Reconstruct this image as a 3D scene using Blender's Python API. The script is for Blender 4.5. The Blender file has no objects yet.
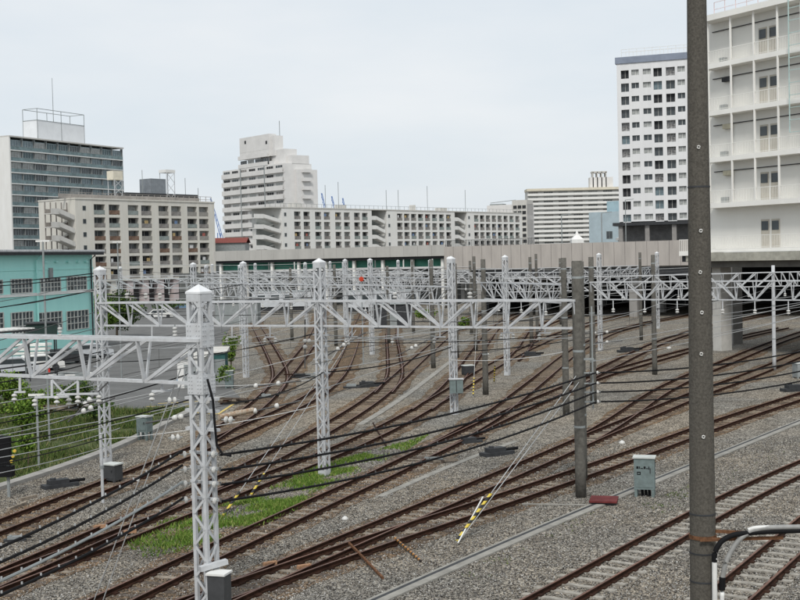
import bpy, math, random
import numpy as np
from mathutils import Vector, Matrix
random.seed(7); rng = np.random.default_rng(7)
S = bpy.context.scene
C = S.collection
# ------------------------------------------------------------ camera
FPX = 1200.0; ROLL = 0.0235; CAMH = 8.8
TH = math.atan((300-258)/FPX)
Fv = np.array([0, math.cos(TH), -math.sin(TH)]); U0 = np.array([0, math.sin(TH), math.cos(TH)]); R0 = np.array([1., 0, 0])
Rv = math.cos(ROLL)*R0 - math.sin(ROLL)*U0; Uv = math.sin(ROLL)*R0 + math.cos(ROLL)*U0
CAM = np.array([0, 0, CAMH])
cd = bpy.data.cameras.new('camera'); cam = bpy.data.objects.new('camera', cd); C.objects.link(cam)
cd.sensor_width = 36; cd.lens = 36*FPX/800; cd.clip_start = .5; cd.clip_end = 9000
cam.matrix_world = Matrix(((Rv[0], Uv[0], -Fv[0], 0), (Rv[1], Uv[1], -Fv[1], 0), (Rv[2], Uv[2], -Fv[2], CAMH), (0, 0, 0, 1)))
S.camera = cam
S.render.engine = 'CYCLES'
S.render.resolution_x = 1024; S.render.resolution_y = 768
# ------------------------------------------------------------ world + sun (overcast)
SUN_EL, SUN_AZ = math.radians(50), math.radians(186)     # azimuth from +Y towards +X
w = bpy.data.worlds.new('World'); S.world = w; w.use_nodes = True
nt = w.node_tree; N = nt.nodes; L = nt.links
for n in list(N): N.remove(n)
out = N.new('ShaderNodeOutputWorld'); bg = N.new('ShaderNodeBackground')
sky = N.new('ShaderNodeTexSky'); sky.sky_type = 'NISHITA'; sky.sun_disc = False
sky.sun_elevation = SUN_EL; sky.sun_rotation = SUN_AZ; sky.air_density = 1; sky.dust_density = 3; sky.ozone_density = 1.5
tc = N.new('ShaderNodeTexCoord'); mp = N.new('ShaderNodeMapping'); mp.inputs['Scale'].default_value = (2, 2, 7)
ns = N.new('ShaderNodeTexNoise'); ns.inputs['Scale'].default_value = 1.6; ns.inputs['Detail'].default_value = 7
rp = N.new('ShaderNodeValToRGB')
rp.color_ramp.elements[0].position = .3; rp.color_ramp.elements[0].color = (6.0, 6.6, 7.1, 1)
rp.color_ramp.elements[1].position = .75; rp.color_ramp.elements[1].color = (7.3, 7.5, 7.65, 1)
mx = N.new('ShaderNodeMixRGB'); mx.inputs[0].default_value = .9
L.new(tc.outputs['Generated'], mp.inputs[0]); L.new(mp.outputs[0], ns.inputs['Vector']); L.new(ns.outputs[0], rp.inputs[0])
L.new(sky.outputs[0], mx.inputs[1]); L.new(rp.outputs[0], mx.inputs[2]); L.new(mx.outputs[0], bg.inputs[0])
bg.inputs['Strength'].default_value = .1; L.new(bg.outputs[0], out.inputs[0])
sd = bpy.data.lights.new('sun', 'SUN'); sd.energy = 1.9; sd.angle = math.radians(14); sd.color = (1, .97, .92)
so = bpy.data.objects.new('sun', sd); C.objects.link(so)
sv = Vector((math.sin(SUN_AZ)*math.cos(SUN_EL), math.cos(SUN_AZ)*math.cos(SUN_EL), math.sin(SUN_EL)))
so.rotation_euler = sv.to_track_quat('Z', 'Y').to_euler()
S.view_settings.view_transform = 'Standard'; S.view_settings.look = 'None'; S.view_settings.gamma = 1
S.view_settings.exposure = 0.3; S.view_settings.use_curve_mapping = False

# ------------------------------------------------------------ pixel -> place helpers (photo pixels, 800x600)
def ray(x, y): return Fv*FPX + Rv*(x-400) + Uv*(300-y)
def G(x, y, z=0.0):
    d = ray(x, y); return CAM + d*((z-CAMH)/d[2])
def D(x, y, Y):
    d = ray(x, y); return CAM + d*(Y/d[1])
def proj(P):
    q = np.asarray(P, float)-CAM; z = q@Fv
    return (400+FPX*(q@Rv)/z, 300-FPX*(q@Uv)/z, z)
def inframe(P, m=15):
    x, y, z = proj(P); return z > 1 and -m < x < 800+m and -m < y < 600+m
class Frame:
    """vertical facade plane through two picture columns at two distances"""
    def __init__(s, xl, yl, Yl, xr, yr, Yr, base=0.0):
        a = D(xl, yl, Yl); b = D(xr, yr, Yr); s.o = np.array([a[0], a[1], base]); d = (b-a)[:2]; s.W = float(np.hypot(*d)); s.d = d/s.W
        s.rz = math.atan2(s.d[1], s.d[0]); s.n = np.array([-s.d[1], s.d[0]])
    def loc(s, x, y, off=0.0):
        d = ray(x, y); t = ((s.o[:2]+s.n*off-CAM[:2])@s.n)/(d[:2]@s.n); P = CAM+d*t
        return float((P-s.o)[:2]@s.d), float(P[2]-s.o[2])

# ------------------------------------------------------------ materials
MATS = {}
def mat(name, col, rough=.8, var=.15, scale=3.0, bump=0.0, bscale=30, metal=0.0, col2=None, coords='obj', detail=4, stretch=None, spec=None):
    if name in MATS: return MATS[name]
    m = bpy.data.materials.new(name); m.use_nodes = True; t = m.node_tree; n = t.nodes; l = t.links
    b = n['Principled BSDF']; b.inputs['Roughness'].default_value = rough; b.inputs['Metallic'].default_value = metal
    if spec is None and rough > .55: spec = .12
    if spec is not None: b.inputs['Specular IOR Level'].default_value = spec
    if coords == 'obj':
        c = n.new('ShaderNodeTexCoord').outputs['Object']
    else:
        c = n.new('ShaderNodeNewGeometry').outputs['Position']
    if stretch:
        mpn = n.new('ShaderNodeMapping'); mpn.inputs['Scale'].default_value = stretch; l.new(c, mpn.inputs[0]); c = mpn.outputs[0]
    tx = n.new('ShaderNodeTexNoise'); tx.inputs['Scale'].default_value = scale; tx.inputs['Detail'].default_value = detail; tx.inputs['Roughness'].default_value = .65
    l.new(c, tx.inputs['Vector'])
    r = n.new('ShaderNodeValToRGB'); r.color_ramp.elements[0].position = .32; r.color_ramp.elements[1].position = .68
    c1 = [max(0, v*(1-var)) for v in col]; c2 = [v*(1+var) for v in col] if col2 is None else col2
    r.color_ramp.elements[0].color = (*c1, 1); r.color_ramp.elements[1].color = (*c2, 1)
    l.new(tx.outputs[0], r.inputs[0]); l.new(r.outputs[0], b.inputs['Base Color'])
    if bump:
        t2 = n.new('ShaderNodeTexNoise'); t2.inputs['Scale'].default_value = bscale; t2.inputs['Detail'].default_value = 3; l.new(c, t2.inputs['Vector'])
        bp = n.new('ShaderNodeBump'); bp.inputs['Strength'].default_value = bump; bp.inputs['Distance'].default_value = .02
        l.new(t2.outputs[0], bp.inputs['Height']); l.new(bp.outputs[0], b.inputs['Normal'])
    MATS[name] = m; return m

def ballast_mat(tint=None, nm='ballast_ground'):
    m = bpy.data.materials.new(nm); m.use_nodes = True; t = m.node_tree; n = t.nodes; l = t.links
    b = n['Principled BSDF']; b.inputs['Roughness'].default_value = .95; b.inputs['Specular IOR Level'].default_value = .1
    c = n.new('ShaderNodeNewGeometry').outputs['Position']
    v = n.new('ShaderNodeTexVoronoi'); v.inputs['Scale'].default_value = 22; l.new(c, v.inputs['Vector'])
    sp = n.new('ShaderNodeSeparateColor'); l.new(v.outputs['Color'], sp.inputs[0])
    r = n.new('ShaderNodeValToRGB'); e = r.color_ramp.elements
    e[0].position = 0; e[0].color = (.025, .023, .021, 1); e[1].position = 1; e[1].color = (.55, .53, .49, 1)
    for p, q in ((.3, (.112, .109, .103)), (.55, (.232, .224, .209)), (.8, (.385, .375, .352))):
        k = e.new(p); k.color = (*q, 1)
    l.new(sp.outputs[0], r.inputs[0])
    # brown / grey drifts over the yard
    n1 = n.new('ShaderNodeTexNoise'); n1.inputs['Scale'].default_value = .12; n1.inputs['Detail'].default_value = 6; l.new(c, n1.inputs['Vector'])
    r1 = n.new('ShaderNodeValToRGB'); r1.color_ramp.elements[0].position = .38; r1.color_ramp.elements[1].position = .62
    r1.color_ramp.elements[0].color = (1.05, .97, .87, 1); r1.color_ramp.elements[1].color = (.88, .88, .87, 1); l.new(n1.outputs[0], r1.inputs[0])
    mu = n.new('ShaderNodeMixRGB'); mu.blend_type = 'MULTIPLY'; mu.inputs[0].default_value = 1; l.new(r.outputs[0], mu.inputs[1]); l.new(r1.outputs[0], mu.inputs[2])
    n2 = n.new('ShaderNodeTexNoise'); n2.inputs['Scale'].default_value = 1.1; n2.inputs['Detail'].default_value = 8; n2.inputs['Roughness'].default_value = .7; l.new(c, n2.inputs['Vector'])
    r2 = n.new('ShaderNodeValToRGB'); r2.color_ramp.elements[0].position = .35; r2.color_ramp.elements[1].position = .65
    r2.color_ramp.elements[0].color = (.62, .6, .57, 1); r2.color_ramp.elements[1].color = (1.12, 1.1, 1.06, 1); l.new(n2.outputs[0], r2.inputs[0])
    m2 = n.new('ShaderNodeMixRGB'); m2.blend_type = 'MULTIPLY'; m2.inputs[0].default_value = 1; l.new(mu.outputs[0], m2.inputs[1]); l.new(r2.outputs[0], m2.inputs[2])
    if tint:
        m4 = n.new('ShaderNodeMixRGB'); m4.blend_type = 'MULTIPLY'; m4.inputs[0].default_value = 1; m4.inputs[2].default_value = (*tint, 1); l.new(m2.outputs[0], m4.inputs[1]); m2 = m4
    l.new(m2.outputs[0], b.inputs['Base Color'])
    # the far yard is sandy: less crushed stone, more trodden brown dirt
    bp = n.new('ShaderNodeBump'); bp.inputs['Strength'].default_value = .9; bp.inputs['Distance'].default_value = .03
    inv = n.new('ShaderNodeMath'); inv.operation = 'SUBTRACT'; inv.inputs[0].default_value = 1; l.new(v.outputs['Distance'], inv.inputs[1])
    l.new(inv.outputs[0], bp.inputs['Height']); l.new(bp.outputs[0], b.inputs['Normal'])
    MATS['ballast'] = m; return m
def stone_mat():
    m = bpy.data.materials.new('crushed_stone'); m.use_nodes = True; t = m.node_tree; n = t.nodes; l = t.links
    b = n['Principled BSDF']; b.inputs['Roughness'].default_value = .9; b.inputs['Specular IOR Level'].default_value = .1
    g = n.new('ShaderNodeNewGeometry'); r = n.new('ShaderNodeValToRGB'); e = r.color_ramp.elements
    e[0].color = (.02, .019, .018, 1); e[1].color = (.66, .645, .61, 1); e[1].position = 1
    for p, q in ((.3, (.12, .116, .11)), (.5, (.235, .21, .18)), (.72, (.27, .264, .25)), (.93, (.43, .42, .395))):
        k = e.new(p); k.color = (*q, 1)
    l.new(g.outputs['Random Per Island'], r.inputs[0]); l.new(r.outputs[0], b.inputs['Base Color']); return m
def island_mat(name, cols, rough=.75):
    m = bpy.data.materials.new(name); m.use_nodes = True; t = m.node_tree; n = t.nodes; l = t.links
    b = n['Principled BSDF']; b.inputs['Roughness'].default_value = rough; b.inputs['Specular IOR Level'].default_value = .2
    g = n.new('ShaderNodeNewGeometry'); r = n.new('ShaderNodeValToRGB'); e = r.color_ramp.elements
    e[0].color = (*cols[0], 1); e[1].color = (*cols[-1], 1)
    for i, q in enumerate(cols[1:-1]): k = e.new((i+1)/(len(cols)-1)); k.color = (*q, 1)
    l.new(g.outputs['Random Per Island'], r.inputs[0]); l.new(r.outputs[0], b.inputs['Base Color'])
    MATS[name] = m; return m
def stripe_mat(name, ca, cb, scale):
    m = bpy.data.materials.new(name); m.use_nodes = True; t = m.node_tree; n = t.nodes; l = t.links
    b = n['Principled BSDF']; b.inputs['Roughness'].default_value = .5
    c = n.new('ShaderNodeTexCoord').outputs['Object']; s = n.new('ShaderNodeSeparateXYZ'); l.new(c, s.inputs[0])
    k = n.new('ShaderNodeMath'); k.operation = 'MULTIPLY'; k.inputs[1].default_value = scale; l.new(s.outputs['Z'], k.inputs[0])
    k1 = n.new('ShaderNodeMath'); k1.operation = 'FRACT'; l.new(k.outputs[0], k1.inputs[0])
    k2 = n.new('ShaderNodeMath'); k2.operation = 'GREATER_THAN'; k2.inputs[1].default_value = .5; l.new(k1.outputs[0], k2.inputs[0])
    mm = n.new('ShaderNodeMixRGB'); mm.inputs[1].default_value = (*ca, 1); mm.inputs[2].default_value = (*cb, 1)
    l.new(k2.outputs[0], mm.inputs[0]); l.new(mm.outputs[0], b.inputs['Base Color']); MATS[name] = m; return m

BAL = ballast_mat(); BED = ballast_mat((.72, .57, .45), 'rust_dusted_ballast'); STONE = stone_mat()
GALV = mat('galvanised_steel', (.62, .64, .66), .6, .1, 4, metal=.05, col2=(.44, .445, .45), detail=8)
GALV2 = mat('weathered_galvanised_steel', (.36, .38, .40), .6, .2, 4, metal=.15)
CONC = mat('pole_concrete', (.115, .11, .098), .9, .3, 6, bump=.4, bscale=25, detail=8)
NEARCONC = mat('near_pole_concrete', (.092, .085, .073), .92, .35, 30, bump=.5, bscale=80, detail=10)
RUST_SHADE = mat('shaded_rail_rust', (.034, .016, .010), .85, .45, 3, coords='pos')  # rust, darkened further so the rail sides read as shaded
HEAD = mat('rail_head', (.12, .052, .030), .5, .45, .7, coords='pos')
WOOD = mat('sleeper_wood', (.105, .085, .07), .95, .5, 5, coords='pos', detail=8)
WOODL = mat('weathered_sleeper_wood', (.24, .205, .165), .95, .4, 5, coords='pos', detail=8)
SLC = mat('sleeper_concrete', (.31, .29, .255), .9, .35, 5, coords='pos', detail=6)
CAPW = mat('cap_zinc', (.66, .67, .68), .6, .08, 3)
WHITE = mat('white_paint', (.75, .75, .73), .7, .04, 1.1, stretch=(1, 1, .18), detail=8, col2=(.66, .655, .63))
DIRTYW = mat('off_white_render', (.60, .59, .56), .85, .05, .9, detail=8, stretch=(1, 1, .18), col2=(.47, .46, .43))
BEIGE = mat('beige_render', (.64, .625, .58), .85, .03, .8, detail=8, stretch=(1, 1, .18), col2=(.54, .52, .46))
GLASS = mat('window_glass', (.05, .06, .065), .15, .35, .7)
DKOPEN = mat('dark_interior', (.035, .037, .04), .7, .4, .9)
BLK = mat('black_cable', (.009, .009, .010), .7, .2, 2)
WIRE = mat('pale_wire', (.45, .46, .46), .5, .1, 2, metal=.3)
DWIRE = mat('dark_wire', (.09, .09, .09), .6, .1, 2)
CER = mat('white_ceramic', (.66, .66, .64), .4, .12, 9, col2=(.52, .51, .48))
GREYM = mat('grey_metal', (.26, .28, .28), .6, .15, 2)
DGREY = mat('dark_metal_and_shade', (.045, .047, .05), .6, .2, 3)  # dark metal; also paints shade on underpass and ground-floor walls

# ------------------------------------------------------------ mesh builder
class MB:
    def __init__(s): s.v = []; s.f = []; s.m = []; s.mi = 0
    def quad(s, *p):
        k = len(s.v); s.v += [tuple(map(float, q)) for q in p]; s.f.append(tuple(range(k, k+len(p)))); s.m.append(s.mi); return s
    def box(s, x0, x1, y0, y1, z0, z1):
        k = len(s.v); s.v += [(x, y, z) for z in (z0, z1) for y in (y0, y1) for x in (x0, x1)]
        for f in ((0, 2, 3, 1), (4, 5, 7, 6), (0, 1, 5, 4), (2, 6, 7, 3), (0, 4, 6, 2), (1, 3, 7, 5)):
            s.f.append(tuple(k+i for i in f)); s.m.append(s.mi)
        return s
    def bar(s, p, q, w, h=None, up=(0, 0, 1)):
        h = h or w; p = Vector(p); q = Vector(q); d = (q-p)
        if d.length < 1e-6: return s
        d.normalize(); up = Vector(up)
        if abs(d.dot(up)) > .98: up = Vector((1, 0, 0))
        a = d.cross(up).normalized(); b = a.cross(d).normalized(); k = len(s.v)
        for c in (p, q):
            for i, j in ((-1, -1), (1, -1), (1, 1), (-1, 1)): s.v.append(tuple(c+a*(i*w/2)+b*(j*h/2)))
        for f in ((0, 3, 2, 1), (4, 5, 6, 7), (0, 1, 5, 4), (1, 2, 6, 5), (2, 3, 7, 6), (3, 0, 4, 7)):
            s.f.append(tuple(k+i for i in f)); s.m.append(s.mi)
        return s
    def tube(s, pts, r, n=6, r2=None, cap=True):
        pts = [Vector(p) for p in pts]; k0 = len(s.v); m = len(pts)
        for i, p in enumerate(pts):
            d = (pts[min(i+1, m-1)]-pts[max(i-1, 0)]).normalized()
            up = Vector((0, 0, 1)) if abs(d.z) < .95 else Vector((1, 0, 0))
            a = d.cross(up).normalized(); b = a.cross(d)
            if isinstance(r, (list, tuple)): rr = r[i]
            else: rr = r if r2 is None else r+(r2-r)*i/(m-1)
            for j in range(n):
                t = 2*math.pi*j/n; s.v.append(tuple(p+a*(math.cos(t)*rr)+b*(math.sin(t)*rr)))
        for i in range(m-1):
            for j in range(n):
                s.f.append((k0+i*n+j, k0+i*n+(j+1) % n, k0+(i+1)*n+(j+1) % n, k0+(i+1)*n+j)); s.m.append(s.mi)
        if cap:
            s.f.append(tuple(k0+j for j in range(n))[::-1]); s.m.append(s.mi)
            s.f.append(tuple(k0+(m-1)*n+j for j in range(n))); s.m.append(s.mi)
        return s
    def poly(s, pts, z):
        k = len(s.v); s.v += [(float(p[0]), float(p[1]), z) for p in pts]; s.f.append(tuple(range(k, k+len(pts)))); s.m.append(s.mi); return s
    def build(s, name, mats, parent=None, smooth=False, loc=None):
        me = bpy.data.meshes.new(name); me.from_pydata(s.v, [], s.f)
        mats = mats if isinstance(mats, (list, tuple)) else [mats]
        for q in mats: me.materials.append(q)
        if len(mats) > 1: me.polygons.foreach_set('material_index', s.m)
        if smooth: me.polygons.foreach_set('use_smooth', [True]*len(s.f))
        me.update(); o = bpy.data.objects.new(name, me); C.objects.link(o)
        if parent is not None: o.parent = parent
        if loc is not None: o.location = loc
        return o
def tag(o, label=None, cat=None, group=None, kind=None):
    if label: o['label'] = label
    if cat: o['category'] = cat
    if group: o['group'] = group
    if kind: o['kind'] = kind
    return o
def thing(name, label, cat, loc=(0, 0, 0), rz=0, group=None):
    o = bpy.data.objects.new(name, None); C.objects.link(o); o.location = [float(v) for v in loc]; o.rotation_euler = (0, 0, rz); o.empty_display_size = .5
    return tag(o, label, cat, group)
def inst(o, loc, parent, rz=None):
    c = o.copy(); C.objects.link(c); c.parent = parent; c.location = loc
    if rz is not None: c.rotation_euler = (0, 0, rz)
    return c
def centred(mb, name, mats, smooth=False, at=None):
    """one mesh thing: origin moved to its base"""
    a = np.array(mb.v); c = np.array(at if at is not None else [a[:, 0].mean(), a[:, 1].mean(), a[:, 2].min()])
    mb.v = [tuple(p) for p in (a-c)]; return mb.build(name, mats, None, smooth, loc=[float(q) for q in c])
def soup(name, V, Fc, mats, parent=None, loc=None):
    """numpy arrays -> mesh; Fc is (n,k)"""
    me = bpy.data.meshes.new(name); me.vertices.add(len(V)); me.vertices.foreach_set('co', np.asarray(V, np.float32).ravel())
    k = Fc.shape[1]; me.loops.add(Fc.size); me.loops.foreach_set('vertex_index', Fc.astype(np.int32).ravel())
    me.polygons.add(len(Fc)); me.polygons.foreach_set('loop_start', np.arange(0, Fc.size, k, dtype=np.int32)); me.polygons.foreach_set('loop_total', np.full(len(Fc), k, np.int32))
    for m in (mats if isinstance(mats, (list, tuple)) else [mats]): me.materials.append(m)
    me.update(calc_edges=True); me.validate(); o = bpy.data.objects.new(name, me); C.objects.link(o)
    if parent is not None: o.parent = parent
    if loc is not None: o.location = loc
    return o

# ============================================================ GROUND
g = MB(); nx = 24
g.quad((-2500, -60, 0), (2500, -60, 0), (2500, 5000, 0), (-2500, 5000, 0))
tag(g.build('ground', BAL), kind='structure')
ASPH = mat('asphalt', (.135, .135, .132), .9, .18, .5, coords='pos', detail=9, bump=.2, bscale=40)
a = MB(); a.poly([G(*p) for p in ((-160, 402), (60, 402), (110, 410), (190, 411), (218, 415), (241, 398), (226, 384), (216, 352), (236, 318), (232, 296), (-60, 290), (-260, 300))], .012)
tag(a.build('asphalt_lot', ASPH), kind='structure')
def inpoly(P, poly):
    x, y = P[:, 0], P[:, 1]; r = np.zeros(len(P), bool); j = len(poly)-1
    for i in range(len(poly)):
        xi, yi = poly[i][:2]; xj, yj = poly[j][:2]
        c = ((yi > y) != (yj > y)) & (x < (xj-xi)*(y-yi)/(yj-yi+1e-12)+xi); r ^= c; j = i
    return r
# soil under the weeds
SOIL = mat('weedy_soil', (.07, .085, .035), .95, .5, .8, coords='pos', detail=8)
VERGE = [G(*p) for p in ((-160, 530), (0, 484), (40, 473), (100, 452), (140, 434), (165, 421), (190, 409), (110, 409), (60, 401), (-160, 401))]
s_ = MB(); s_.poly(VERGE, .02); tag(s_.build('grass_verge', SOIL), kind='structure')

def smooth_path(pts, step=.6, it=6):
    P = np.array([p[:2] for p in pts], float)
    seg = np.hypot(*np.diff(P, axis=0).T); t = np.r_[0, np.cumsum(seg)]
    # resample at 2 m, relax, then spline-ish to step
    m = max(6, int(t[-1]/2.0)); u = np.linspace(0, t[-1], m)
    Q = np.c_[np.interp(u, t, P[:, 0]), np.interp(u, t, P[:, 1])]
    for _ in range(it): Q[1:-1] = .25*Q[:-2]+.5*Q[1:-1]+.25*Q[2:]
    seg = np.hypot(*np.diff(Q, axis=0).T); t = np.r_[0, np.cumsum(seg)]
    k = int(t[-1]/step); u = np.arange(k+1)*step
    Q = np.c_[np.interp(u, t, Q[:, 0]), np.interp(u, t, Q[:, 1])]
    for _ in range(4): Q[1:-1] = .25*Q[:-2]+.5*Q[1:-1]+.25*Q[2:]
    return Q
def normals(Q):
    d = np.gradient(Q, axis=0); d /= np.hypot(*d.T)[:, None]; return d, np.c_[d[:, 1], -d[:, 0]]   # right hand normal

# cable trough, verge kerb, faint troughs
def ribbon(mb, Q, y0, y1, z0, z1):
    d, n = normals(Q); k = len(mb.v)
    for p, q in zip(Q, n):
        for o, z in ((y0, z0), (y0, z1), (y1, z1), (y1, z0)): mb.v.append((p[0]+q[0]*o, p[1]+q[1]*o, z))
    for i in range(len(Q)-1):
        for j in range(4):
            a_, b_ = k+i*4+j, k+i*4+(j+1) % 4; mb.f.append((a_, b_, b_+4, a_+4)); mb.m.append(mb.mi)
    mb.f.append((k, k+1, k+2, k+3)); mb.m.append(mb.mi); e = k+4*(len(Q)-1); mb.f.append((e+3, e+2, e+1, e)); mb.m.append(mb.mi)
TRC = mat('trough_concrete', (.27, .26, .235), .92, .25, 1.5, coords='pos', detail=8)
KERB = mat('kerb_concrete', (.30, .29, .27), .92, .2, 1.5, coords='pos', detail=8)
def runner(name, label, cat, px, w_, z1, m, lip=None):
    Q = smooth_path([G(*p) for p in px], 1.0, 3); t = thing(name, label, cat, (*Q[0], 0)); o = Q[0].copy(); Q = Q-o
    mb = MB(); ribbon(mb, Q, -w_/2, w_/2, -.02, z1); mb.build('lid' if lip else 'block_row', m, t)
    if lip: mb = MB(); ribbon(mb, Q, -w_/2-.13, -w_/2-.01, -.02, z1*.97); mb.build('slot', DGREY, t); mb = MB(); ribbon(mb, Q, -w_/2-.24, -w_/2-.14, -.02, z1*.9); mb.build('side_block', m, t)
    return t
runner('cable_trough', 'pale concrete cable trough with dark edge running diagonally across the lower right gravel', 'cable trough', ((330, 625), (383, 601), (450, 571), (510, 544), (590, 510), (640, 489), (715, 458), (800, 423), (880, 392)), .27, .05, TRC, True)
runner('cable_trough', 'low tan cable trough between the middle tracks left of the grey cabinet mast', 'cable trough', ((360, 425), (376, 416), (410, 393), (436, 373), (455, 358)), .4, .04, TRC)
runner('cable_trough', 'half buried cable trough beside the grass patch in the yard centre', 'cable trough', ((380, 497), (402, 487), (440, 470), (485, 452), (520, 440)), .3, .03, TRC)
tag(runner('kerb', 'pale concrete kerb dividing the weedy verge from the leftmost track', 'kerb', ((-80, 515), (0, 488), (40, 477), (100, 456), (140, 438), (165, 425), (190, 412), (222, 398)), .5, .16, KERB))

# ============================================================ TRACKS
RAILZ = .165
def rail_mesh(Q, off, parent):
    d, n = normals(Q); mb = MB()
    prof = [(-.065, .03), (-.065, .045), (-.012, .06), (-.012, .125), (-.034, .135), (-.034, RAILZ), (.034, RAILZ), (.034, .135), (.012, .125), (.012, .06), (.065, .045), (.065, .03)]
    m = len(prof)
    for p, q in zip(Q, n):
        for o, z in prof: mb.v.append((p[0]+q[0]*(off+o), p[1]+q[1]*(off+o), z))
    for i in range(len(Q)-1):
        for j in range(m-1):
            mb.f.append((i*m+j, i*m+j+1, (i+1)*m+j+1, (i+1)*m+j)); mb.m.append(1 if j == 5 else 0)
    mb.build('rail', [RUST_SHADE, HEAD], parent)
def sleeper_mesh(kind):
    mb = MB()
    if kind == 'c':
        mb.box(-.98, .98, -.095, .095, -.05, .04); mb.mi = 1
        for x in (-.56, .56): mb.box(x-.15, x+.15, -.09, .09, .04, .075)
        return mb, [SLC, RUST_SHADE]
    mb.box(-1.05, 1.05, -.11, .11, -.05, .022); mb.mi = 1
    for x in (-.56, .56): mb.box(x-.17, x+.17, -.1, .1, .022, .06)
    return mb, [WOODL if kind == 'l' else WOOD, RUST_SHADE]
SLM = {}
for k in 'cwl':
    mb, mm = sleeper_mesh(k); o = mb.build('sleeper', mm); SLM[k] = o.data; bpy.data.objects.remove(o)
GA = (1.067+.068)/2
TRACKS = {}
def track(key, label, px, ref, kind='w', z=0.0, spacing=.62, far=260, skip=0):
    if kind == 'c': spacing = .69
    """px: pixel polyline of one rail head, near end first; ref 'U' upper rail, 'L' lower rail"""
    P = [G(x, y, RAILZ) for x, y in px]; Q = smooth_path(P, .6)
    d, n = normals(Q); Qc = Q + n*(GA if ref == 'U' else -GA)
    TRACKS[key] = Qc
    o = Qc[len(Qc)//3].copy(); t = thing('railway_track', label, 'railway track', (*o, z), 0, 'railway tracks in the yard'); Ql = Qc-o
    for off in (-GA, GA): rail_mesh(Ql, off, t)
    tb = MB(); w2 = 1.25; d_, n_ = normals(Ql); zz_ = .004+.0012*len(TRACKS)-z; rr = np.convolve(rng.normal(0, .16, len(Ql)+4), np.ones(5)/3, 'valid')
    for q, e, r_ in zip(Ql, n_, rr): tb.v += [(q[0]-e[0]*(w2+r_), q[1]-e[1]*(w2+r_), zz_), (q[0]+e[0]*(w2-r_), q[1]+e[1]*(w2-r_), zz_)]
    tb.f = [(2*i, 2*i+1, 2*i+3, 2*i+2) for i in range(len(Ql)-1)]; tb.m = [0]*len(tb.f)
    if kind != 'c': tb.build('track_bed', BED, t)
    # sleepers
    dd = np.hypot(*np.diff(Ql, axis=0).T); s = np.r_[0, np.cumsum(dd)]
    u = np.arange(.3+skip, s[-1], spacing); X = np.interp(u, s, Ql[:, 0]); Y = np.interp(u, s, Ql[:, 1])
    dx = np.gradient(X); dy = np.gradient(Y); items = []
    for i in range(len(u)):
        W = (X[i]+o[0], Y[i]+o[1], 0); vis = inframe(W, 40); dist = W[1]
        items.append((0 if vis else 1, dist, X[i]+random.uniform(-.02, .02), Y[i], math.atan2(-dx[i], dy[i])+random.uniform(-.035, .035)))
    items.sort(); rest = []
    for k, (v, dist, x, y, a_) in enumerate(items):
        kd = kind if kind == 'c' else ('l' if random.random() < .4 else 'w')
        if k < 100 and v == 0:
            ob = bpy.data.objects.new('sleeper', SLM[kd]); C.objects.link(ob); ob.parent = t; ob.location = (x, y, random.uniform(-.012, .006)); ob.rotation_euler = (0, 0, a_)
        elif dist < far: rest.append((x, y, a_))
    if rest:
        mb = MB()
        for x, y, a_ in rest:
            c, s2 = math.cos(a_), math.sin(a_); mb.bar((x-1.03*c, y-1.03*s2, -.01), (x+1.03*c, y+1.03*s2, -.01), .17, .05)
        tag(mb.build('far_sleepers', SLC if kind == 'c' else mat('dusty_sleeper', (.17, .15, .125), .95, .3, 2, coords='pos', detail=8), t), kind='stuff')
    return t
track('T1', 'railway track on white concrete sleepers crossing the lower right corner behind the big pole', ((478, 622), (521.9, 600), (560, 579), (600, 557.5), (652, 530), (692, 508.5), (717, 496), (758, 476.5), (800, 459), (900, 420)), 'U', 'c', 0)
track('T2', 'nearest railway track on concrete sleepers at the bottom right corner', ((690, 605), (725, 577), (750, 557), (775, 537), (800, 515), (850, 475), (910, 435)), 'U', 'c', .003)
track('T3', 'rusty track passing just behind the grey cabinet and out at the right edge', ((110, 641), (200, 611), (300, 572), (400, 537.5), (500, 506), (575, 479), (600, 471), (692, 437.5), (715, 427.5), (800, 399), (880, 373)), 'L', 'w', .002, skip=.3)
track('T4', 'rusty track joining the cabinet track at the bottom and running right under the white building', ((120, 629), (185, 600), (230, 580), (400, 510.5), (475, 480), (547.5, 450), (575, 437.5), (600, 427), (650, 408), (690, 391), (715, 384), (760, 367), (800, 350), (850, 332)), 'U', 'w', .0)
track('T5', 'rusty track branching off right of the concrete gantry pole towards the dark underpass', ((575, 437), (600, 424), (615, 414), (637, 398), (660, 385), (690, 372), (715, 363), (760, 344.5), (800, 331), (850, 318)), 'U', 'w', .004)
track('T6', 'rusty track curving right past the foot of the far grey pole', ((405, 468), (430, 456), (470, 437), (500, 421.5), (537, 404), (575, 387.5), (600, 377), (655, 361), (690, 351), (740, 338), (790, 327)), 'L', 'w', .006)
track('T7', 'dark rusted track splitting off near the small concrete poles into the underpass', ((560, 386), (575, 378.5), (600, 366.5), (628, 353), (655, 341), (690, 330), (740, 318), (790, 309)), 'U', 'w', .008)
track('T8', 'long rusty track beside the green grass patch from the bottom left to the underpass', ((30, 626), (85, 600), (140, 574.5), (195, 550), (219, 540), (267, 517.5), (340, 485), (400, 459), (430, 442.5), (462, 427), (482, 415), (505, 398), (542, 370), (560, 355.5), (580, 344), (605, 332), (650, 320.5), (700, 311)), 'U', 'w', .002)
track('T10', 'rusty track on the far side of the grass patch with striped guards', ((-60, 611), (0, 588), (100, 550), (192, 512), (240, 493), (293, 472), (331, 458), (360, 446), (412, 420), (457, 392.5), (500, 365), (520, 354), (560, 335), (600, 321), (650, 310)), 'L', 'w', .004)
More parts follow.
